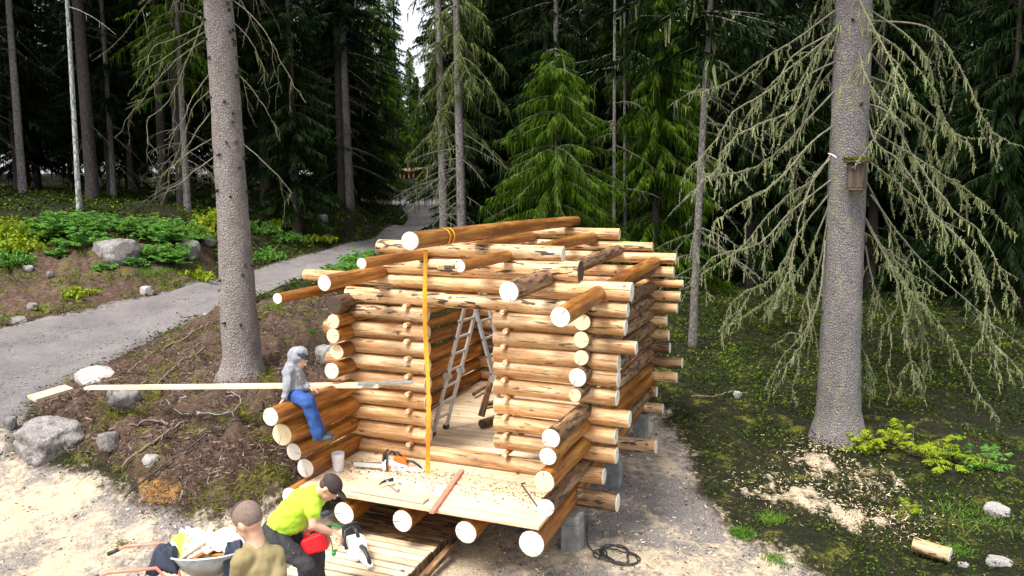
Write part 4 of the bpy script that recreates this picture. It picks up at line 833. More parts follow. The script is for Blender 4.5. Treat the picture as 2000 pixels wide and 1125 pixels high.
# ------------------------------------------------------------------ vegetation generators (numpy)
rs = np.random.RandomState(5)
def strips(P0, D0, L, Wd, seg=2, droop=.3, rs=rs, tip=.15):
    "many little blades: start P0, direction D0, length L, width Wd; returns verts, quads"
    n = len(P0); D0 = D0/np.linalg.norm(D0, axis=1, keepdims=True); side = np.cross(D0, rs.normal(size=(n, 3))); side /= np.linalg.norm(side, axis=1, keepdims=True)+1e-9
    V = []; 
    for k in range(seg+1):
        u = k/seg; c = P0+D0*(L*u)[:, None]; c = c.copy(); c[:, 2] -= droop*L*u*u; w = (Wd*(1-(1-tip)*u)/2)[:, None]; V += [c-side*w, c+side*w]
    V = np.stack(V, 1).reshape(-1, 3); base = (np.arange(n)*(2*(seg+1)))[:, None]; F_ = []
    for k in range(seg): F_.append(base+np.array([2*k, 2*k+1, 2*k+3, 2*k+2]))
    return V, np.stack(F_, 1).reshape(-1, 4)
def merge(parts):
    Vs, Fs, Ms = [], [], []; o = 0
    for V, F_, mi in parts: Vs.append(V); Fs.append(F_+o); Ms.append(np.full(len(F_), mi)); o += len(V)
    return np.concatenate(Vs), np.concatenate(Fs), np.concatenate(Ms)
def trunk_mb(h, r0, flare=1.35, lean=(0, 0), curve=0, n=18, k=22, top=.12, knots=0, rg=rnd):
    mb = MB(); pts = []; rr = []
    for i in range(k+1):
        u = (i/k)**1.4; z_ = u*h; pts.append((lean[0]*u*h+curve*math.sin(PI*u)*h, lean[1]*u*h, z_-.25*(i == 0)))
        rr.append(r0*((1-u)*(1-top)+top)*(1+(flare-1)*math.exp(-z_/.35)))
    mb.tube(pts, rr, n, jit=.035); pts = np.array(pts)
    for i in range(knots):
        z_ = rg.uniform(.8, min(h*.8, 9)); c = np.array([np.interp(z_, pts[:, 2], pts[:, 0]), np.interp(z_, pts[:, 2], pts[:, 1]), z_]); a = rg.uniform(0, 2*PI); r_ = np.interp(z_, pts[:, 2], rr); d = np.array([math.cos(a), math.sin(a), -.25])
        mb.tube([c+d*(r_-.01), c+d*(r_+rg.uniform(.015, .05))], [.016, .008], 5, mi=1)
    return mb, pts, np.array(rr)
def spruce_foliage(h, z0, Lmax, nb, seed, dens=1., droop=.35, wid=.055, hang=.5, young=False, ztop=None):
    rs = np.random.RandomState(seed); P0, D0, LL, WW = [], [], [], []; br = []
    ztop = ztop or h
    for i in range(nb):
        u = rs.rand()**.85; z_ = z0+(h-z0)*u; L = Lmax*(1-((z_-z0)/(h-z0))**(2.3 if young else 1.2)*(.85 if young else .93))*rs.uniform(.65, 1.1)
        if z_ > ztop: continue
        a = rs.rand()*2*PI; e = rs.uniform(-.25, .15) if not young else rs.uniform(-.05, .3)
        m_ = max(4, int(L*14*dens)); s_ = np.sort(rs.rand(m_)**.8)*L; ca, sa = math.cos(a), math.sin(a)
        dz = s_*math.tan(e)-droop*L*(s_/L)**2+.12*L*(s_/L)**4; c = np.stack([ca*s_, sa*s_, z_+dz], 1)
        br.append((a, L, z_, e))
        for rep in range(2):
            sgn = np.where(rs.rand(m_) > .5, 1, -1); spread = .75*(1-(s_/L)*.6)
            d = np.stack([ca*.75-sa*sgn*spread, sa*.75+ca*sgn*spread, rs.uniform(-.5, .05, m_)-hang*.4], 1); P0.append(c+rs.normal(scale=.02, size=c.shape)); D0.append(d)
            LL.append((.16+.34*(1-s_/L))*rs.uniform(.6, 1.2, m_)); WW.append(np.full(m_, wid)*rs.uniform(.6, 1.3, m_))
        # pendulous twigs
        k = rs.rand(m_) < hang; d = np.stack([rs.normal(size=m_)*.2, rs.normal(size=m_)*.2, -np.ones(m_)], 1); P0.append(c[k]); D0.append(d[k]); LL.append(rs.uniform(.15, .5, m_)[k]); WW.append(np.full(k.sum(), wid*.8))
        # axis
        c0 = np.array([[0, 0, z_]]); 
    V, F_ = strips(np.concatenate(P0), np.concatenate(D0), np.concatenate(LL), np.concatenate(WW), 2, .35, rs)
    return V, F_, br
def branch_axes(br, droop, r=.018, mb=None, n=4):
    mb = mb or MB()
    for a, L, z_, e in br:
        pts = [(math.cos(a)*s, math.sin(a)*s, z_+s*math.tan(e)-droop*L*(s/L)**2+.12*L*(s/L)**4) for s in np.linspace(0, L, 5)]
        mb.tube(pts, [r*1.3, r, r*.7, r*.5, r*.25], n, cap=False)
    return mb
def lichen_on(pts, rs, dens=40, size=.05, hang=.12):
    "tufts along a polyline"
    pts = np.array(pts); d = np.r_[0, np.cumsum(np.linalg.norm(np.diff(pts, axis=0), axis=1))]; n = max(3, int(d[-1]*dens)); u = rs.rand(n)*d[-1]
    c = np.stack([np.interp(u, d, pts[:, i]) for i in range(3)], 1)+rs.normal(scale=.008, size=(n, 3)); dr = rs.normal(size=(n, 3)); dr[:, 2] -= .9
    L = rs.uniform(.3, 1, n)*size*.7; k = rs.rand(n) < .06; L[k] *= 4.5; dr[k] = np.array([0, 0, -1.])+rs.normal(scale=.15, size=(k.sum(), 3))
    return c, dr, L
def make_tree(name, label, h, r0, z0, Lmax, nb, seed, mat='needle', bark_='barkf', dens=1., droop=.35, hang=.5, dead=0, lich=0, young=False, wid=.055, flare=1.3, group=None, ztop=None, lean=(0, 0), curve=0, knots=0, licmat='lichend'):
    t_ = empty(name, (0, 0, 0), label, 'tree', group=group); mb, tp, tr = trunk_mb(h, r0, flare, lean, curve, 10 if r0 < .3 else 16, knots=knots)
    rs = np.random.RandomState(seed+99)
    parts = []
    br = []
    if nb: V, F_, br = spruce_foliage(h, z0, Lmax, nb, seed, dens, droop, wid, hang, young, ztop); parts.append((V, F_, 0)); branch_axes(br[::2], droop, mb=mb)
    P0, D0, LL = [], [], []
    for i in range(dead):
        z_ = rs.uniform(.12, 1)*max(z0, 2.5)+.3; a = rs.rand()*2*PI; L = rs.uniform(.5, 1.9); e = rs.uniform(-.5, .1); bx = np.interp(z_, tp[:, 2], tp[:, 0]); by = np.interp(z_, tp[:, 2], tp[:, 1])
        pts = [(bx+math.cos(a)*s, by+math.sin(a)*s, z_+s*math.tan(e)-.28*s*s/ L) for s in np.linspace(0, L, 5)]; mb.tube(pts, [.014, .011, .009, .006, .003], 4, mi=0, cap=False)
        for q in range(3):
            s_ = rs.uniform(.3, .9)*L; c = np.array([np.interp(s_, np.linspace(0, L, 5), [p[k] for p in pts]) for k in range(3)]); d = np.array([math.cos(a+rs.uniform(-.9, .9)), math.sin(a+rs.uniform(-.9, .9)), rs.uniform(-1.2, -.1)]); mb.tube([c, c+d*rs.uniform(.15, .5)], [.006, .002], 3, cap=False)
        if lich: c, d, l = lichen_on(pts, rs, 26*lich, .07); P0.append(c); D0.append(d); LL.append(l)
    if lich and br:
        for a, L, z_, e in br[::2]:
            pts = [(math.cos(a)*s, math.sin(a)*s, z_+s*math.tan(e)-droop*L*(s/L)**2) for s in np.linspace(0, L, 5)]; c, d, l = lichen_on(pts, rs, 10*lich, .11); P0.append(c); D0.append(d); LL.append(l*1.4)
    if P0:
        L_ = np.concatenate(LL); V, F_ = strips(np.concatenate(P0), np.concatenate(D0), L_, L_*.2+.008, 2, .1, rs, tip=.3); parts.append((V, F_, 1))
    mb.build('trunk', [M[bark_], M['barkd']], t_)
    if parts: V, F_, mi = merge(parts); rawmesh('crown', V, F_, [M[mat], M[licmat]], t_, mi)
    return t_
def put(t_, p, rz=0, sc=1., label=None, sink=.1):
    t_.location = (p[0], p[1], gz(p[0], p[1])-sink); t_.rotation_euler = (0, 0, rz); t_.scale = (sc,)*3
    if label: t_['label'] = label
    return t_
# far wood prototypes
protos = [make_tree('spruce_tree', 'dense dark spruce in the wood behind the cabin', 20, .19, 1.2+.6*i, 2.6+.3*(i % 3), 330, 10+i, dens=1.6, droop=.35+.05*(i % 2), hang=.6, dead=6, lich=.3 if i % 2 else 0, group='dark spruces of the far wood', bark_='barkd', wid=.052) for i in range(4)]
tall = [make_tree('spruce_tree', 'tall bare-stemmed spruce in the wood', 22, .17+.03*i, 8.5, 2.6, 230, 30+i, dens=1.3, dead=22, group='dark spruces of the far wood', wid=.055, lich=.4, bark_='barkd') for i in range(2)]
spots = []
rg = random.Random(11)
def corridor(p):
    "keep the road and the sky gap above it open"
    d = p-C; dep = d@FW; x = 1000+F*(d@RT)/dep
    if dep > 20 and 795-2300/dep*1.0 < x < 815+2300/dep: return True
    return soft(np.array([p[0]]), np.array([p[1]]), road_poly, 3.2)[0] > .05
for ring, (r0, r1, n) in enumerate([(27, 36, 34), (36, 50, 50), (50, 72, 66), (72, 98, 70)]):
    for i in range(n):
        for tr in range(30):
            a = rg.uniform(-46, 46)*PI/180+YAW; r_ = rg.uniform(r0, r1); p = np.array([C[0]+r_*math.sin(a), C[1]+r_*math.cos(a), 4.])
            d = p-C; x = 1000+F*(d@RT)/(d@FW)
            if r_ < 40 and x < 720 and r_ < 31: continue
            if corridor(p) or any((p[0]-q[0])**2+(p[1]-q[1])**2 < (3.0+ring*.6)**2 for q in spots): continue
            spots.append(p); break
first = set()
pool = protos+tall
for i, p in enumerate(spots):
    d = p-C; x = 1000+F*(d@RT)/(d@FW); dep = d@FW
    k = ((i*7+3) % 6 if dep < 40 else (i*7+3) % 4) if x < 760 else (i*5) % 5
    if dep > 48: k = k % 4
    src = pool[k]; o = src if k not in first else copy_tree(src); first.add(k)
    put(o, p, rg.uniform(0, 6.28), rg.uniform(.85, 1.2))
for k, src in enumerate(pool):
    if k not in first: put(src, np.array([-60+5*k, 60, 0]))
# named trees
def at_px(px, py): return G(px, py)
def named(px, py, wpx, toppx, label, h=20, z0=9, mat='needle', bark_='barkf', seed=1, nb=120, dead=14, lich=.5, name='spruce_tree', Lmax=2.4, lean=None, dep=None, group=None, hang=.5, ztop=None, knots=0, curve=0, flare=1.25, dens=1., droop=.35, wid=.06, licmat='lichend'):
    p = G(px, py) if dep is None else None
    if dep is not None:
        p = D(px, 450, dep)
    dd = (p-C)@FW; r = wpx/F*dd/2
    if lean is None:
        zt = C[2]+ (562.5/F+math.tan(PIT))*dd*.98; pt = VP(toppx, 0, p); hh = pt[2]-gz(p[0], p[1]); lx = ((pt-p)@RT)/hh; lean = (RT[0]*lx, RT[1]*lx)
    t_ = make_tree(name, label, h, r, z0, Lmax, nb, seed, mat, bark_, dens, droop, hang, dead, lich, lean=lean, flare=flare, knots=knots, curve=curve, wid=wid, licmat=licmat, ztop=ztop, group=group)
    put(t_, p); return t_
named(45, 380, 15, 18, 'leftmost grey trunk in the photo, standing behind the bank', seed=51, knots=30)
named(155, 412, 10, 133, 'slender silvery trunk behind the fern bank at left', bark_='silver', seed=52, dead=3, lich=0, name='birch_tree', knots=24, nb=80)
named(223, 388, 11, 200, 'brownish slim trunk between the silvery trunk and the tall pale trunk', seed=53, dead=24, knots=20)
named(367, 412, 13, 345, 'grey trunk close to the left of the tall pale trunk', seed=54, dead=22, lich=1, knots=20, z0=4.2, mat='needleb', nb=260, wid=.04, droop=.6)
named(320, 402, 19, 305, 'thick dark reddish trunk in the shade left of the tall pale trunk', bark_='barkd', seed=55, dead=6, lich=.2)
named(683, 402, 19, 668, 'shaded dark trunk right of the tall pale trunk, left of the road', bark_='barkf', seed=56, dead=20, lich=.6, z0=6, nb=180, Lmax=2.8)
named(777, 378, 10, 770, 'thin dark trunk at the left edge of the road bend', bark_='barkd', seed=57, dead=8, z0=4, nb=200, Lmax=1.7)
named(868, 446, 19, 858, 'left one of the two close trunks beside the road', seed=58, dep=26, dead=30, lich=2.0, z0=3.4, nb=95, Lmax=1.5, hang=1., droop=.8, knots=20, mat='needlem', wid=.035)
named(903, 446, 20, 893, 'right one of the two close trunks beside the road', seed=59, dep=24.5, dead=30, lich=1.6, z0=4.6, nb=75, Lmax=1.7, hang=1., droop=.8, knots=26, mat='needlem', wid=.035)
named(1092, 440, 17, 1088, 'straight grey trunk behind the bright young spruce', seed=60, dep=27, dead=14, lich=1, z0=9)
named(1200, 440, 8, 1203, 'very thin dark trunk right of the bright young spruce', seed=61, dep=24, dead=14, lich=1, z0=7, nb=90)
named(1222, 440, 7, 1222, 'thinnest dark stem beside another thin trunk right of the young spruce', seed=62, dep=25, dead=14, lich=1, z0=7, nb=90)
t_ = named(1352, 678, 16, 1412, 'slim leaning trunk right of the cabin between it and the lichen tree', seed=63, dead=36, lich=2, z0=6.5, nb=150, knots=10, curve=-.012, licmat='lichen')
# bright young spruce
p = D(1085, 440, 24.0); t_ = make_tree('young_spruce', 'bright green young spruce with drooping boughs behind the cabin roof', 7.2, .07, .4, 2.9, 210, 71, 'needleb', 'barkf', 1.6, .50, .9, dead=0, lich=.5, wid=.036, young=True); put(t_, p); 
zt = D(1090, 95, 24)[2]; s_ = (zt-gz(p[0], p[1]))/7.2; t_.scale = (s_*.9, s_*.9, s_)
for px, yt, dep, lb, sd_, mt in [(1280, -40, 25, 'tall spruce with bright hanging needles right of the young spruce', 72, 'needleb'), (1330, -60, 28, 'dark-boughed spruce behind the leaning trunk', 73, 'needle'), (990, 60, 31, 'dark spruce between the twin trunks and the young spruce', 74, 'needle'), (1190, 200, 30, 'lower green spruce behind the roof purlins', 75, 'needleb'), (1120, -60, 34, 'tall green spruce high behind the young spruce', 79, 'needle'),
        (1480, -50, 27, 'dark spruce left behind the lichen tree', 76, 'needle'), (1800, -80, 25, 'dark spruce right behind the lichen tree', 77, 'needle'), (1960, -60, 22, 'dark spruce at the right edge of the photo', 78, 'needle'), (1620, -60, 30, 'dark spruce straight behind the lichen tree', 80, 'needle'),
        (670, -60, 40, 'dense spruce at the left side of the sky gap', 81, 'needle'), (955, -60, 36, 'dense spruce behind the twin trunks', 82, 'needleb'), (560, -60, 36, 'dark spruce behind the tall pale trunk', 83, 'needle'), (455, -60, 39, 'dark spruce hidden partly by the tall pale trunk', 84, 'needle'), (80, -60, 36, 'dark spruce behind the leftmost trunks', 85, 'needle'), (255, -60, 40, 'dark spruce between the slim trunks at left', 86, 'needle'), (700, 170, 44, 'green-tipped spruce left of the road gap', 87, 'needleb'), (785, 235, 92, 'distant spruce left of centre beyond the far shed', 88, 'needleb'), (818, 215, 98, 'distant spruce at the centre of the gap beyond the far shed', 89, 'needle'), (845, 180, 90, 'distant spruce just left of the twin trunks', 90, 'needleb'), (765, 150, 86, 'distant taller spruce at the left of the gap', 93, 'needle'), (752, -90, 58, 'tall far spruce on the left side of the sky gap', 94, 'needleb'), (868, -90, 62, 'tall far spruce on the right side of the sky gap', 95, 'needleb'), (806, 175, 84, 'far spruce standing low in the middle of the sky gap', 96, 'needleb')]:
    p = D(px, 420, dep); g_ = gz(p[0], p[1]); hh = D(px, yt, dep)[2]-g_+2.5
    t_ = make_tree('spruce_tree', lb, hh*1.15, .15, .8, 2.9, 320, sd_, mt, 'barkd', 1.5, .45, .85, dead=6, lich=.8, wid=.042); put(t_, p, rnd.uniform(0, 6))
# ------------------------------------------------------------------ tall pale spruce (left)
def traced(paths, p, licmb, mb, rs, r=.014, sub=3.2, lic=60, sublen=.55, dsgn=None, jd=.9):
    P0, D0, LL = [], [], []
    for path in paths:
        dep0 = (p-C)@FW; off = rs.uniform(-jd, jd); n = len(path); P = []
        for i, (x, y) in enumerate(path): q_ = VP(x, y, p); P.append(D(x, y, (q_-C)@FW+off*i/(n-1)))
        ln = np.linalg.norm(P[-1]-P[0])
        for i in range(1, n): P[i] = P[i]+rs.normal(scale=.022*ln, size=3)*np.array([1, 1, .8])
        P = catmull(np.array(P), 6); P[:, 2] -= 0; K = len(P); P = P+np.stack([nz(P[:, 2]*1., P[:, 0]+P[:, 1], 4.3, 3+i_*7) for i_ in range(3)], 1)*.05*np.linspace(0, 1, K)[:, None]; L = np.linalg.norm(np.diff(P, axis=0), axis=1).sum()
        mb.tube(P, list(np.linspace(r, r*.28, K)), 5, cap=False); df = rs.uniform(.25, 1.45); c, d, l = lichen_on(P[K//6:], rs, lic*df, .055); P0.append(c); D0.append(d); LL.append(l)
        for q in range(int(sub*L)):
            i = rs.randint(K//5, K-2); a = Vn(P[i+1]-P[i]); dv = Vn(a*.9+rs.normal(size=3)*.5+np.array([0, 0, -.45])); l_ = sublen*rs.uniform(.3, 1)
            wv_ = rs.normal(scale=.07, size=(5, 3))*l_; Q = [P[i]+dv*l_*u+np.array([0, 0, -.75*l_*u*u])+wv_[iu]*(iu > 0) for iu, u in enumerate(np.linspace(0, 1, 5))]; mb.tube(Q, [r*.4, r*.32, r*.25, r*.2, r*.12], 4, cap=False)
            c, d, l = lichen_on(Q, rs, lic*.8*df, .045); P0.append(c); D0.append(d); LL.append(l)
            if l_ > .35:
                for w_ in range(2):
                    j = rs.randint(1, 4); dv2 = Vn(dv+rs.normal(size=3)*.6+np.array([0, 0, -.6])); Q2 = [Q[j]+dv2*l_*.5*u for u in (0, .5, 1)]; mb.tube(Q2, [.003, .0025, .0015], 3, cap=False); c, d, l = lichen_on(Q2, rs, lic*.7*df, .04); P0.append(c); D0.append(d); LL.append(l)
    return P0, D0, LL
def special(name, label, p, h, rprof, pxaxis, bark_, paths, rand, seed, lichmat, lic, rr, crown=None, knots=60, twig='deadtwig'):
    rs = np.random.RandomState(seed); t_ = empty(name, tuple(p), label, 'tree')
    dep0 = (p-C)@FW; pts = [VP(x, y, p) for x, y in pxaxis]; pts = [q for q in pts]
    base = np.array(p)-np.array([0, 0, .3]); P = catmull(np.array([base]+pts), 6); P = np.vstack([P, P[-1]+(P[-1]-P[-7])/np.linalg.norm(P[-1]-P[-7])*np.array([1, 1, 1.])*(h-(P[-1][2]-p[2]))])
    zz = P[:, 2]-p[2]; R_ = np.interp(zz, [a for a, b in rprof], [b for a, b in rprof]); mb = MB(); mb.tube(P, list(R_), 30, jit=.035)
    for i in range(knots):
        z_ = rnd.uniform(.9, 6.5); c = np.array([np.interp(z_, zz, P[:, k]) for k in range(3)]); a = rnd.uniform(0, 2*PI); d = np.array([math.cos(a), math.sin(a), -.2]); r_ = np.interp(z_, zz, R_)
        for j in range(3): d2_ = d+np.array([rnd.uniform(-.5, .5), rnd.uniform(-.5, .5), rnd.uniform(-.5, .5)]); mb.tube([c+d*(r_-.01), c+d*(r_-.005)+Vn(d2_)*rnd.uniform(.03, .08)], [.024, .008], 5, mi=1)
    place(mb.build('trunk', [M[bark_], M['barkd']]), t_)
    bmb = MB(); P0, D0, LL = traced(paths, p, None, bmb, rs, rr, sub=(3.4 if lichmat == 'lichen' else 1.8), lic=lic)
    for (z0_, z1_, n, L0, L1, azr) in rand:
        for i in range(n):
            z_ = rs.uniform(z0_, z1_); c = np.array([np.interp(z_, zz, P[:, k]) for k in range(3)]); a = rs.uniform(*azr) if azr else rs.rand()*2*PI; L = rs.uniform(L0, L1); e = rs.uniform(-.75, -.15)
            Q = [c+np.array([math.cos(a+.25*math.sin(s*2+i))*s, math.sin(a+.25*math.sin(s*2+i))*s, s*math.tan(e)-.30*s*s/L+.05*math.sin(s*5+i)]) for s in np.linspace(.05, L, 12)]; bmb.tube(Q, list(np.linspace(rr*.9, rr*.2, 12)), 5, cap=False); cc, d, l = lichen_on(Q[1:], rs, lic, .05); P0.append(cc); D0.append(d); LL.append(l)
            for q in range(int(4*L)):
                j = rs.randint(2, 8); dv = Vn((Q[j]-Q[j-1])*2+rs.normal(size=3)*.5+np.array([0, 0, -.5])); l_ = rs.uniform(.15, .6); Q2 = [Q[j]+dv*l_*u+np.array([0, 0, -.4*l_*u*u]) for u in (0, .35, .7, 1)]; bmb.tube(Q2, [.006, .005, .004, .002], 4, cap=False); cc, d, l = lichen_on(Q2, rs, lic*.8, .045); P0.append(cc); D0.append(d); LL.append(l)
    place(bmb.build('dead_branches', [M[twig]]), t_)
    if crown is not None:
        V, F_, br = spruce_foliage(h, crown, 3.4, 260, seed+5, 1., .3, .07, .6); o = rawmesh('crown', V+np.array([0, 0, 0.]), F_, [M['needle']]); o.location = tuple(np.array([np.interp(crown+3, zz, P[:, 0]), np.interp(crown+3, zz, P[:, 1]), p[2]])); place(o, t_)
    L_ = np.concatenate(LL); V, F_ = strips(np.concatenate(P0), np.concatenate(D0), L_, L_*.12+.007, 2, .1, rs, tip=.35); place(rawmesh('lichen', V, F_, [M[lichmat]]), t_)
    return t_
pT = G(470, 732); sc_ = ((pT-C)@FW)/F
special('tall_spruce', 'tall straight pale-barked spruce on the mound left of the cabin', pT, 22, [(-.4, 62*sc_), (-.05, 50*sc_), (.12, 41*sc_), (.35, 36*sc_), (1.2, 33*sc_), (3, 28*sc_), (5.5, 26*sc_), (22, 2*sc_)], [(473, 700), (466, 600), (459, 480), (450, 350), (441, 200), (428, 30), (426, 0)], 'bark',
    [[(402, 45), (360, 70), (310, 90), (270, 130)], [(404, 60), (350, 90), (290, 140), (245, 190)], [(405, 75), (340, 120), (290, 180), (225, 260)], [(412, 140), (380, 190), (350, 240), (325, 275)], [(412, 175), (375, 215), (345, 290), (328, 355)], [(415, 215), (385, 260), (350, 320), (322, 342)], [(416, 270), (380, 290), (345, 320), (318, 345)], [(420, 305), (380, 330), (340, 360), (312, 372)],
     [(452, 40), (480, 70), (505, 115), (520, 150)], [(460, 140), (490, 170), (520, 220), (550, 272)], [(470, 0), (500, 60), (520, 110)], [(455, 0), (490, 30), (530, 70), (560, 130), (590, 210)], [(474, 280), (520, 320), (560, 370), (570, 385)], [(405, 20), (380, 90), (330, 180), (300, 230), (288, 290)]],
    [(6.4, 9, 12, 1.2, 2.6, None)], 91, 'lichend', 45, .010, crown=8.5, knots=80)
# ------------------------------------------------------------------ lichen spruce (right)
pR = G(1638, 848); sc_ = ((pR-C)@FW)/F
LP = [[(1632, 20), (1560, 70), (1500, 105), (1420, 160), (1345, 190)], [(1632, 60), (1560, 100), (1500, 160), (1440, 210), (1395, 260), (1350, 310), (1335, 360)], [(1632, 120), (1590, 160), (1540, 205), (1500, 245), (1420, 290), (1400, 330), (1345, 400)],
    [(1628, 245), (1590, 285), (1540, 330), (1500, 365), (1430, 410), (1370, 465)], [(1625, 300), (1580, 350), (1545, 390), (1500, 450), (1450, 490), (1362, 540)], [(1622, 310), (1600, 345), (1560, 430), (1530, 520), (1500, 600)], [(1620, 400), (1590, 480), (1560, 530), (1500, 590), (1415, 665)],
    [(1615, 440), (1600, 520), (1575, 570), (1560, 640), (1530, 690), (1490, 757)], [(1612, 470), (1605, 560), (1570, 640), (1552, 720)], [(1700, 20), (1760, 80), (1800, 130), (1840, 200), (1868, 270)], [(1685, 200), (1730, 230), (1790, 300), (1850, 400), (1900, 470), (1960, 520), (1998, 600)],
    [(1680, 180), (1710, 270), (1760, 330), (1820, 420), (1880, 520), (1930, 640), (1960, 720)], [(1675, 400), (1730, 480), (1780, 560), (1850, 660), (1900, 760), (1950, 825)], [(1690, 350), (1740, 440), (1780, 560), (1800, 650), (1810, 740)], [(1690, 310), (1750, 370), (1850, 430), (1900, 500), (1960, 620)],
    [(1700, 40), (1800, 60), (1870, 110), (1900, 200), (1930, 260), (2010, 300)], [(1675, 110), (1685, 200), (1690, 300), (1688, 380)], [(1655, 480), (1664, 560), (1658, 640), (1680, 690), (1700, 745)], [(1700, 380), (1800, 480), (1900, 600), (2010, 700)], [(1628, 180), (1570, 250), (1500, 300), (1440, 330), (1380, 350)],
    [(1625, 350), (1560, 420), (1480, 470), (1400, 500), (1350, 560)], [(1690, 90), (1740, 140), (1770, 190), (1800, 260), (1830, 330)], [(1700, 150), (1770, 180), (1850, 260), (1900, 300)], [(1690, 430), (1750, 560), (1790, 700), (1800, 760)], [(1618, 380), (1560, 470), (1500, 540), (1430, 600), (1400, 650)], [(1630, 90), (1580, 190), (1560, 300), (1545, 380)],
    [(1695, 250), (1800, 330), (1900, 400), (1990, 470)], [(1690, 480), (1700, 560), (1745, 640), (1740, 720)]]
special('lichen_spruce', 'big spruce hung with drooping lichen-covered dead branches at right', pR, 22, [(-.4, 70*sc_), (-.05, 55*sc_), (.15, 46*sc_), (.4, 41*sc_), (1.2, 37*sc_), (3.5, 33.5*sc_), (6, 31*sc_), (22, 3*sc_)], [(1638, 780), (1642, 640), (1648, 500), (1655, 350), (1661, 200), (1667, 40), (1668, 0)], 'barkl', LP,
    [(3.2, 6.5, 7, .8, 2.0, None), (6.8, 9.5, 12, 1.5, 3.2, None)], 92, 'lichen', 190, .015, crown=9., knots=20)
# bird box on it
q = VP(1648, 345, pR)-np.array([FW[0], FW[1], 0])*.42; bh = empty('bird_box', tuple(q), 'mossy old wooden bird box fixed to the lichen-covered trunk', 'bird box', rz=YAW+.1)
mb = MB(); mb.box((0, 0, 0), (.23, .2, .36)); mb.build('box_body', M['boxwood'], bh, bevel=.02); mb = MB(); mb.tube([(0, -.104, .09), (0, -.10, .09)], .028, 14); mb.build('entrance_hole', M['black'], bh)
mb = MB(); mb.box((0, -.03, .21), (.31, .32, .035)); rf = mb.build('roof', M['boxwood'], bh, bevel=.008)
P = rs.uniform(-1, 1, (1500, 3))*np.array([.16, .17, .022])+np.array([0, -.03, .235]); V, F_ = strips(P, rs.normal(size=(1500, 3))+np.array([0, 0, .8]), rs.uniform(.02, .06, 1500), np.full(1500, .014), 1, .2); rawmesh('moss_cushion', V, F_, [M['moss']], rf)
mb = MB(); mb.box((0, -.01, -.185), (.25, .24, .02)); mb.build('base_board', M['boxwood'], bh)
mb = MB(); a = VP(1618, 300, pR-FW*.2); b_ = VP(1634, 308, pR-FW*.36); mb.tube([a, (a+b_)/2+np.array([0, 0, .01]), b_], .010, 8); o = mb.build('white_tie', M['white']); tag(o, 'short white tie on a broken branch stub of the lichen tree', 'tie')
bare = None
# ------------------------------------------------------------------ plants
def leafy_plant(name, label, p, h, w, n, mat, seed, pinn=True, cat='plant', leafw=.035, droopy=.5, group=None, leaflen=.07):
    rs = np.random.RandomState(seed); t_ = empty(name, (p[0], p[1], gz(p[0], p[1])-.02), label, cat, group=group); mb = MB(); P0, D0, L_, W_ = [], [], [], []
    for i in range(n):
        a = rs.rand()*2*PI; e = rs.uniform(.35, 1.35); L = h*rs.uniform(.6, 1.15); hv = w*math.cos(e)
        Q = np.array([[math.cos(a)*hv*u, math.sin(a)*hv*u, L*math.sin(e)*u-droopy*.5*L*u*u] for u in np.linspace(0, 1, 7)])+np.array([rs.uniform(-.3, .3)*w*.4, rs.uniform(-.3, .3)*w*.4, 0]); mb.tube(Q, list(np.linspace(.005, .002, 7)), 4, cap=False)
        for u in np.linspace(.25, 1, 6 if pinn else 4):
            c = np.array([np.interp(u, np.linspace(0, 1, 7), Q[:, k]) for k in range(3)])
            if pinn:   # compound frond
                fa = a+rs.uniform(-1.2, 1.2); fd_ = np.array([math.cos(fa), math.sin(fa), rs.uniform(-.3, .35)]); fl = rs.uniform(.10, .2)*(h/.6)**.5
                for k, s_ in enumerate(np.linspace(.15, 1, 6)):
                    for sg in (-1, 1):
                        cc = c+fd_*fl*s_; dd_ = np.array([-fd_[1], fd_[0], 0])*sg+fd_*.5+np.array([0, 0, -.15]); P0.append(cc); D0.append(dd_); L_.append(leaflen*(1.15-s_*.6)); W_.append(leafw*.7)
            else:
                for k in range(5): P0.append(c+rs.normal(scale=.03, size=3)); D0.append(rs.normal(size=3)+np.array([0, 0, -.1])); L_.append(leaflen*rs.uniform(.6, 1.2)); W_.append(leafw*1.4)
    V, F_ = strips(np.array(P0), np.array(D0), np.array(L_), np.array(W_), 2, .25, rs, tip=.3); mb.build('stem', M['twig'], t_); rawmesh('leaves', V, F_, [M[mat]], t_); return t_
def pp(px, py): return G(px, py)
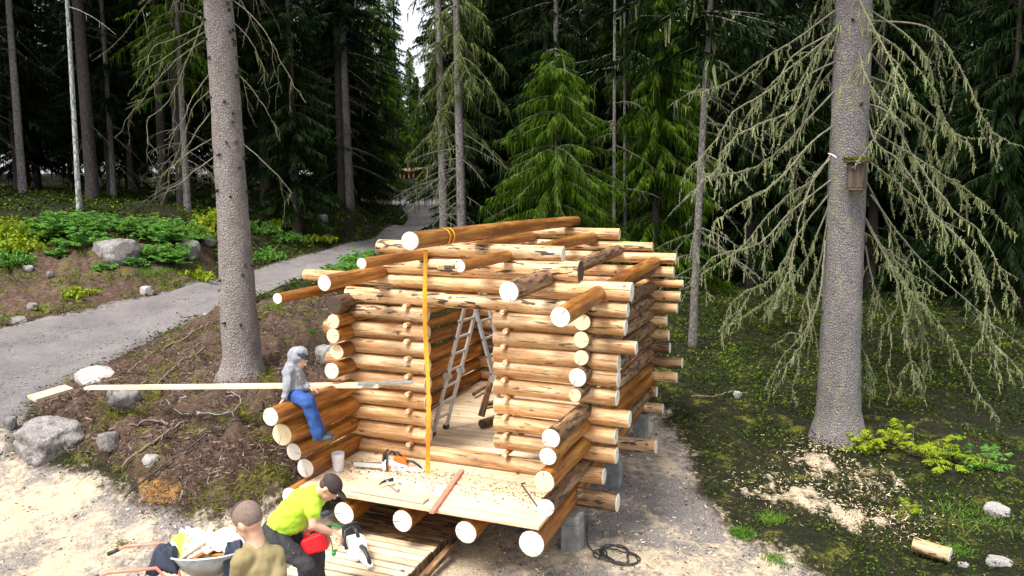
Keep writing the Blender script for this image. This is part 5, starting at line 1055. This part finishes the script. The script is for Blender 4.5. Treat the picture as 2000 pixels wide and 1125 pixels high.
for i, (px, py, h, w, n, mt, pn, lb) in enumerate([(140, 460, 1.0, 1.1, 70, 'leafg', True, 'broad bush of feathery green leaves on top of the bank at left'), (185, 448, .8, .8, 44, 'leafg', True, 'feathery green bush just left of the large boulder'), (245, 452, .6, .6, 26, 'leafg', True, 'small leafy tuft above the large boulder'),
        (318, 470, 1.0, 1.0, 80, 'leafg', True, 'dense bush of green leaves right of the large boulder'), (335, 512, .9, .7, 55, 'leafg', True, 'green leaves trailing down the bank right of the boulder'), (395, 462, .8, .8, 44, 'leafy', False, 'yellowish green bush touching the tall trunk'), (60, 468, .7, .9, 50, 'leafy', False, 'yellow-green bush at the left edge on the bank'),
        (10, 462, .8, .9, 50, 'leafy', False, 'yellow bush in the left corner above the bank'), (25, 520, .6, .7, 40, 'leafg', False, 'low green plants at the far left foot of the bank'), (108, 500, .35, .35, 16, 'leafg', True, 'small green sprig on the bare bank'), (152, 575, .28, .55, 26, 'leafy', False, 'low clump of broad round leaves beside the road'),
        (205, 528, .35, .35, 18, 'leafg', True, 'small sprig below the large boulder'), (262, 518, .4, .4, 22, 'leafg', True, 'small green plant between boulder and trailing leaves'), (380, 545, .4, .7, 30, 'leafy', False, 'low green growth at the road edge left of the tall trunk'), (545, 420, .9, .9, 50, 'leafg', False, 'leafy green bush on the far bank behind the mound'),
        (590, 425, .6, .9, 40, 'leafy', False, 'low yellow-green bush on the far bank'), (520, 505, .5, .8, 40, 'leafg', False, 'green plants at the road edge just right of the tall trunk'), (560, 470, .5, .9, 40, 'leafg', False, 'green plants midway up the far bank'), (620, 470, .4, .9, 40, 'leafy', False, 'yellowish plants close above the far road edge'), (705, 530, .95, .8, 80, 'leafg', True, 'dense green plant behind the upper left cabin logs'),
        (665, 545, .7, .6, 50, 'leafg', True, 'green plant left of the one behind the cabin logs'), (945, 425, .9, 1.0, 60, 'leafg', False, 'bright green bush behind the roof ridge near the twin trunks')]+[(x_, y_, h_, w_, 46, m_, pn_, lb_) for x_, y_, h_, w_, m_, pn_, lb_ in [(95, 462, .9, 1.0, 'leafg', True, 'feathery bush left of the broad green bush on the bank'), (285, 455, .7, .9, 'leafg', True, 'green bush on the bank edge between boulder and dense bush'), (360, 468, .9, .9, 'leafg', True, 'fresh green bush on the bank just left of the yellowish bush'),
        (165, 478, .6, .9, 'leafg', True, 'lower feathery plants in front of the broad green bush'), (35, 490, .6, .9, 'leafy', False, 'yellow-green growth over the bank edge at far left'), (415, 440, .9, .9, 'leafy', False, 'yellowish bush half behind the tall pale trunk'), (300, 505, .6, .6, 'leafg', True, 'leaves hanging over the bank just right of the boulder'), (500, 455, .7, 1.0, 'leafg', False, 'green bush right of the tall trunk on the far bank'), (535, 445, .5, .9, 'leafy', False, 'yellow-green patch of leaves on the far bank')]]):
    leafy_plant('leafy_bush' if h > .5 else 'leafy_plant', lb, pp(px, py), h, w, n, mt, 200+i, pn, leafw=.05, leaflen=.10)
leafy_plant('rowan_sapling', 'yellow-green rowan sapling right of the lichen tree', pp(1790, 885), .75, .9, 12, 'leafy', 240, True, 'sapling', .04, .6, leaflen=.085)
leafy_plant('rowan_sapling', 'small yellow-green sapling close to the right foot of the lichen tree', pp(1715, 880), .45, .5, 9, 'leafy', 241, True, 'sapling', .04, .6, leaflen=.07)
leafy_plant('fern', 'bright fern at the right below the drooping branches', pp(1905, 905), .45, .4, 10, 'leafg', 242, True, 'fern', .03)
leafy_plant('fern', 'tiny fern in front of the sawdust patch', pp(1765, 1000), .22, .25, 6, 'leafy', 243, True, 'fern', .02, leaflen=.04)
def tuft(px, py, n, h, label, mat='grass', seed=0, spread=.15):
    rs = np.random.RandomState(300+seed); p = G(px, py); P = rs.normal(scale=spread, size=(n, 3)); P[:, 2] = 0; Dd = rs.normal(size=(n, 3))*.5; Dd[:, 2] = 1.2; V, F_ = strips(P, Dd, rs.uniform(.5, 1, n)*h, np.full(n, .011), 3, .55, rs, tip=.1)
    o = rawmesh('grass_tuft', V, F_, [M[mat]]); o.location = (p[0], p[1], gz(p[0], p[1])); return tag(o, label, 'grass patch' if spread >= .25 else 'grass tuft', kind='stuff' if spread >= .25 else None)
tuft(600, 655, 330, .36, 'bright grass tuft between the mound and the cabin wall', seed=1, spread=.075); tuft(545, 598, 260, .25, 'green grass patch on the mound crest under the eave log', seed=2, spread=.35); tuft(290, 535, 300, .55, 'long grass hanging on the bank below the leaves', seed=3, spread=.3)
tuft(1510, 1020, 200, .28, 'grass tuft left of the sawdust streak', seed=4, spread=.08); tuft(1450, 1045, 260, .2, 'grass tuft at the gravel edge near the moss', seed=5, spread=.07); tuft(1520, 1095, 220, .13, 'short grass tuft in the sawdust at the bottom right', seed=6, spread=.07); tuft(1870, 1080, 260, .2, 'grass tuft between the log chunk and the stones', seed=7, spread=.07); tuft(1900, 1010, 500, .2, 'bright grass patch near the flat stone at right', seed=8, spread=.3)
tuft(245, 1062, 120, .1, 'dry grass tuft in the sawdust left of the wheelbarrow', 'moss', seed=9, spread=.08)
tuft(860, 380, 600, .9, 'sunlit grass at the far end of the road', seed=10, spread=1.2)
# ------------------------------------------------------------------ ground cover (stuff)
def zat(x, y):
    return H(x, y)
def scatter(n, rmin, rmax, amin, amax, accept, seed):
    rs = np.random.RandomState(seed); a = np.radians(rs.uniform(amin, amax, n))+YAW; r = rmin+(rmax-rmin)*rs.rand(n)**1.35; x = C[0]+r*np.sin(a); y = C[1]+r*np.cos(a); k = accept(x, y, rs); return x[k], y[k], r[k], rs
def acc_forest(x, y, rs):
    w = np.maximum.reduce([soft(x, y, road_poly, .8), soft(x, y, yard, .8), soft(x, y, mound, .8), soft(x, y, bankd, .6)*.9, soft(x, y, saw, .6)*1.2, soft(x, y, saw2, .6)*1.2])
    c = np.sin(x*1.9+np.sin(y*1.3)*1.7)*np.sin(y*2.1+np.sin(x*.9)*2)+.4*np.sin(x*5.1+y*3.3)
    return (w < rs.rand(len(x))*.8) & (c > rs.rand(len(x))*1.2-.85)
x, y, r, rs_ = scatter(340000, 6, 46, -44, 44, acc_forest, 21)
n = len(x); P = np.stack([x, y, H(x, y)+rs_.uniform(.0, .16, n)*np.clip(r/16, .3, 1)], 1); Dd = rs_.normal(size=(n, 3)); Dd[:, 2] = np.abs(Dd[:, 2])*.6; sz = np.clip(r/560, .012, .07)*rs_.uniform(.7, 1.5, n)
V, F_ = strips(P, Dd, sz*1.3, sz, 1, .1, rs_, tip=.5); mi = (rs_.rand(len(F_)) < .12+.33*(np.sin(x*.8)*np.sin(y*.7)+.3*np.sin(x*3.1+y) > .1)).astype(int)
o = rawmesh('bilberry_cover', V, F_, [M['cover'], M['cover2']], None, mi); tag(o, 'low bilberry and moss growth covering the forest floor', 'ground cover', kind='stuff')
def acc_bank(x, y, rs): return (soft(x, y, bankd, .5) > .3) & (np.sin(x*2.3)*np.sin(y*1.9+1)+.3*np.sin(x*7) > -.05)
x, y, r, rs_ = scatter(60000, 14, 30, -44, -10, acc_bank, 22); n = len(x); P = np.stack([x, y, H(x, y)+rs_.uniform(0, .12, n)], 1); Dd = rs_.normal(size=(n, 3)); Dd[:, 2] = np.abs(Dd[:, 2])
V, F_ = strips(P, Dd, rs_.uniform(.04, .1, n), rs_.uniform(.02, .04, n), 1, .1, rs_, tip=.4); tag(rawmesh('bank_weeds', V, F_, [M['cover2']]), 'low weeds growing in patches on the earth bank', 'weeds', kind='stuff')
def acc_m(x, y, rs): return soft(x, y, mound, .5) > rs.rand(len(x))
x, y, r, rs_ = scatter(90000, 7, 20, -44, 2, acc_m, 23); n = len(x); P = np.stack([x, y, H(x, y)+rs_.uniform(-.01, .10, n)], 1); Dd = rs_.normal(size=(n, 3)); Dd[:, 2] *= .5
V, F_ = strips(P, Dd, rs_.uniform(.03, .15, n), rs_.uniform(.004, .02, n), 1, .3, rs_, tip=.4); c = np.sin(x*2.7+np.sin(y*3))*np.sin(y*2.2+1.); mi = np.where(c+.5*np.sin(x*6.3)*np.sin(y*5.7) > .42, 1, np.where(rs_.rand(n) < .25, 2, np.where(rs_.rand(n) < .12, 3, 0)))
tag(rawmesh('forest_litter', V, F_, [M['litter'], M['moss'], M['twig'], M['chip']], None, mi), 'loose twigs, bark litter and moss scattered over the mound', 'litter', kind='stuff')
def acc_y(x, y, rs): return (soft(x, y, yard, .5) > rs.rand(len(x)))
x, y, r, rs_ = scatter(26000, 5, 17, -44, 40, acc_y, 24); n = len(x); P = np.stack([x, y, H(x, y)+rs_.uniform(.0, .02, n)], 1); Dd = rs_.normal(size=(n, 3)); Dd[:, 2] *= .25
V, F_ = strips(P, Dd, rs_.uniform(.01, .05, n), rs_.uniform(.006, .02, n), 1, .1, rs_, tip=.7); mi = rs_.choice([0, 1, 2], n, p=[.55, .25, .2]); tag(rawmesh('wood_chips', V, F_, [M['plank'], M['litter'], M['rock']], None, mi), 'wood chips, bark bits and grit scattered over the yard', 'wood chips', kind='stuff')
def acc_r(x, y, rs): return soft(x, y, road_poly, .3) > .5
x, y, r, rs_ = scatter(16000, 10, 34, -44, 0, acc_r, 25); n = len(x); sz = rs_.uniform(.008, .03, n); c = np.stack([x, y, H(x, y)+.045], 1)
oct_ = np.array([[1, 0, 0], [0, 1, 0], [-1, 0, 0], [0, -1, 0], [0, 0, .7], [0, 0, -.7]]); V = (c[:, None]+oct_[None]*sz[:, None, None]*rs_.uniform(.7, 1.2, (n, 6, 1))).reshape(-1, 3); tri = np.array([[0, 1, 4], [1, 2, 4], [2, 3, 4], [3, 0, 4], [1, 0, 5], [2, 1, 5], [3, 2, 5], [0, 3, 5]])
tag(rawmesh('road_gravel', V, (np.arange(n)[:, None, None]*6+tri[None]).reshape(-1, 3), [M['rock']]), 'loose grey gravel on the track', 'gravel', kind='stuff')
def acc_f2(x, y, rs):
    w = np.maximum(soft(x, y, saw, 1.6), soft(x, y, saw2, 1.6)); o_ = np.maximum.reduce([soft(x, y, yard, .5), soft(x, y, road_poly, .5), soft(x, y, mound, .5), soft(x, y, bankd, .5)])
    return (rs.rand(len(x)) < np.clip(.10+w*1.3, 0, 1)) & (o_ < .4) & (x > -1)
x, y, r, rs_ = scatter(90000, 6, 22, 5, 44, acc_f2, 27); n = len(x); P = np.stack([x, y, H(x, y)+rs_.uniform(.02, .09, n)], 1); Dd = rs_.normal(size=(n, 3)); Dd[:, 2] *= .4
V, F_ = strips(P, Dd, rs_.uniform(.01, .06, n), rs_.uniform(.004, .014, n), 1, .1, rs_, tip=.6); w_ = np.maximum(soft(x, y, saw, 1.6), soft(x, y, saw2, 1.6)); mi = np.where(rs_.rand(n) < w_*1.6, 0, rs_.choice([1, 2, 3], n, p=[.45, .35, .2]))
tag(rawmesh('fallen_twigs', V, F_, [M['plank'], M['litter'], M['twig'], M['moss']], None, mi), 'fallen needles, twigs and wood chips lying on the forest moss', 'litter', kind='stuff')
# sawdust and chips on the porch boards
n = 1500; rs_ = np.random.RandomState(26); x = rs_.uniform(.2, 2.85, n); y = -.55-.12*x*.2+rs_.normal(scale=.16, size=n); y = np.clip(y, -1.25, -.1)
P = np.stack([x, y, np.full(n, FZ+.004)+rs_.uniform(0, .008, n)], 1); Dd = rs_.normal(size=(n, 3)); Dd[:, 2] *= .12; V, F_ = strips(P, Dd, rs_.uniform(.008, .035, n), rs_.uniform(.004, .012, n), 1, .05, rs_, tip=.7); tag(rawmesh('wood_shavings', V, F_, [M['litter'], M['plank'], M['amber']], None, rs_.choice([0, 1, 2], n, p=[.35, .35, .3])), 'brown bark shavings strewn in a band across the porch boards', 'shavings', kind='stuff')
# ------------------------------------------------------------------ far shed and trailer
p = G(800, 366); dep = (p-C)@FW; q = D(792, 348, dep); sh = empty('shed', (q[0], q[1], gz(q[0], q[1])), 'low open-fronted shed far away at the end of the road', 'shed', rz=YAW); w_ = 58/F*dep; hh = 30/F*dep
mb = MB(); mb.box((0, 1.2, hh/2), (w_, .15, hh)); mb.build('back_wall', M['brown'], sh)
mb = MB(); mb.add([(-w_/2-.2, -.3, hh), (w_/2+.2, -.3, hh), (w_/2+.2, 1.5, hh+.35), (-w_/2-.2, 1.5, hh+.35), (-w_/2-.2, -.3, hh+.08), (w_/2+.2, -.3, hh+.08), (w_/2+.2, 1.5, hh+.43), (-w_/2-.2, 1.5, hh+.43)], [(0, 1, 2, 3), (4, 7, 6, 5), (0, 4, 5, 1), (1, 5, 6, 2), (2, 6, 7, 3), (3, 7, 4, 0)]); mb.build('roof', M['brown'], sh)
for i in range(5): mb = MB(); mb.box((-w_/2+.1+i*(w_-.2)/4, -.1, hh/2), (.12, .12, hh)); mb.build('post', M['pale'], sh)
rk(832, 362, 26, 26, 'pale boulder far away beside the shed', 'rockw', 31)
q = G(806, 368); q = D(803, 362, (q-C)@FW-4); tr_ = empty('trailer', (q[0], q[1], gz(q[0], q[1])), 'dark flat trailer parked far away beside the road', 'trailer', rz=YAW+.2)
mb = MB(); mb.box((0, 0, .75), (2.6, 1.4, .12)); mb.box((0, -.7, .95), (2.6, .05, .35)); mb.build('bed', M['zinc'], tr_); mb = MB(); mb.bar((1.3, 0, .6), (2.3, 0, .45), .08, .08); mb.build('drawbar', M['black'], tr_)
for x_ in (-.5, .35): mb = MB(); mb.tube([(x_, -.8, .35), (x_, -.62, .35)], .34, 16); mb.build('wheel', M['rubber'], tr_)
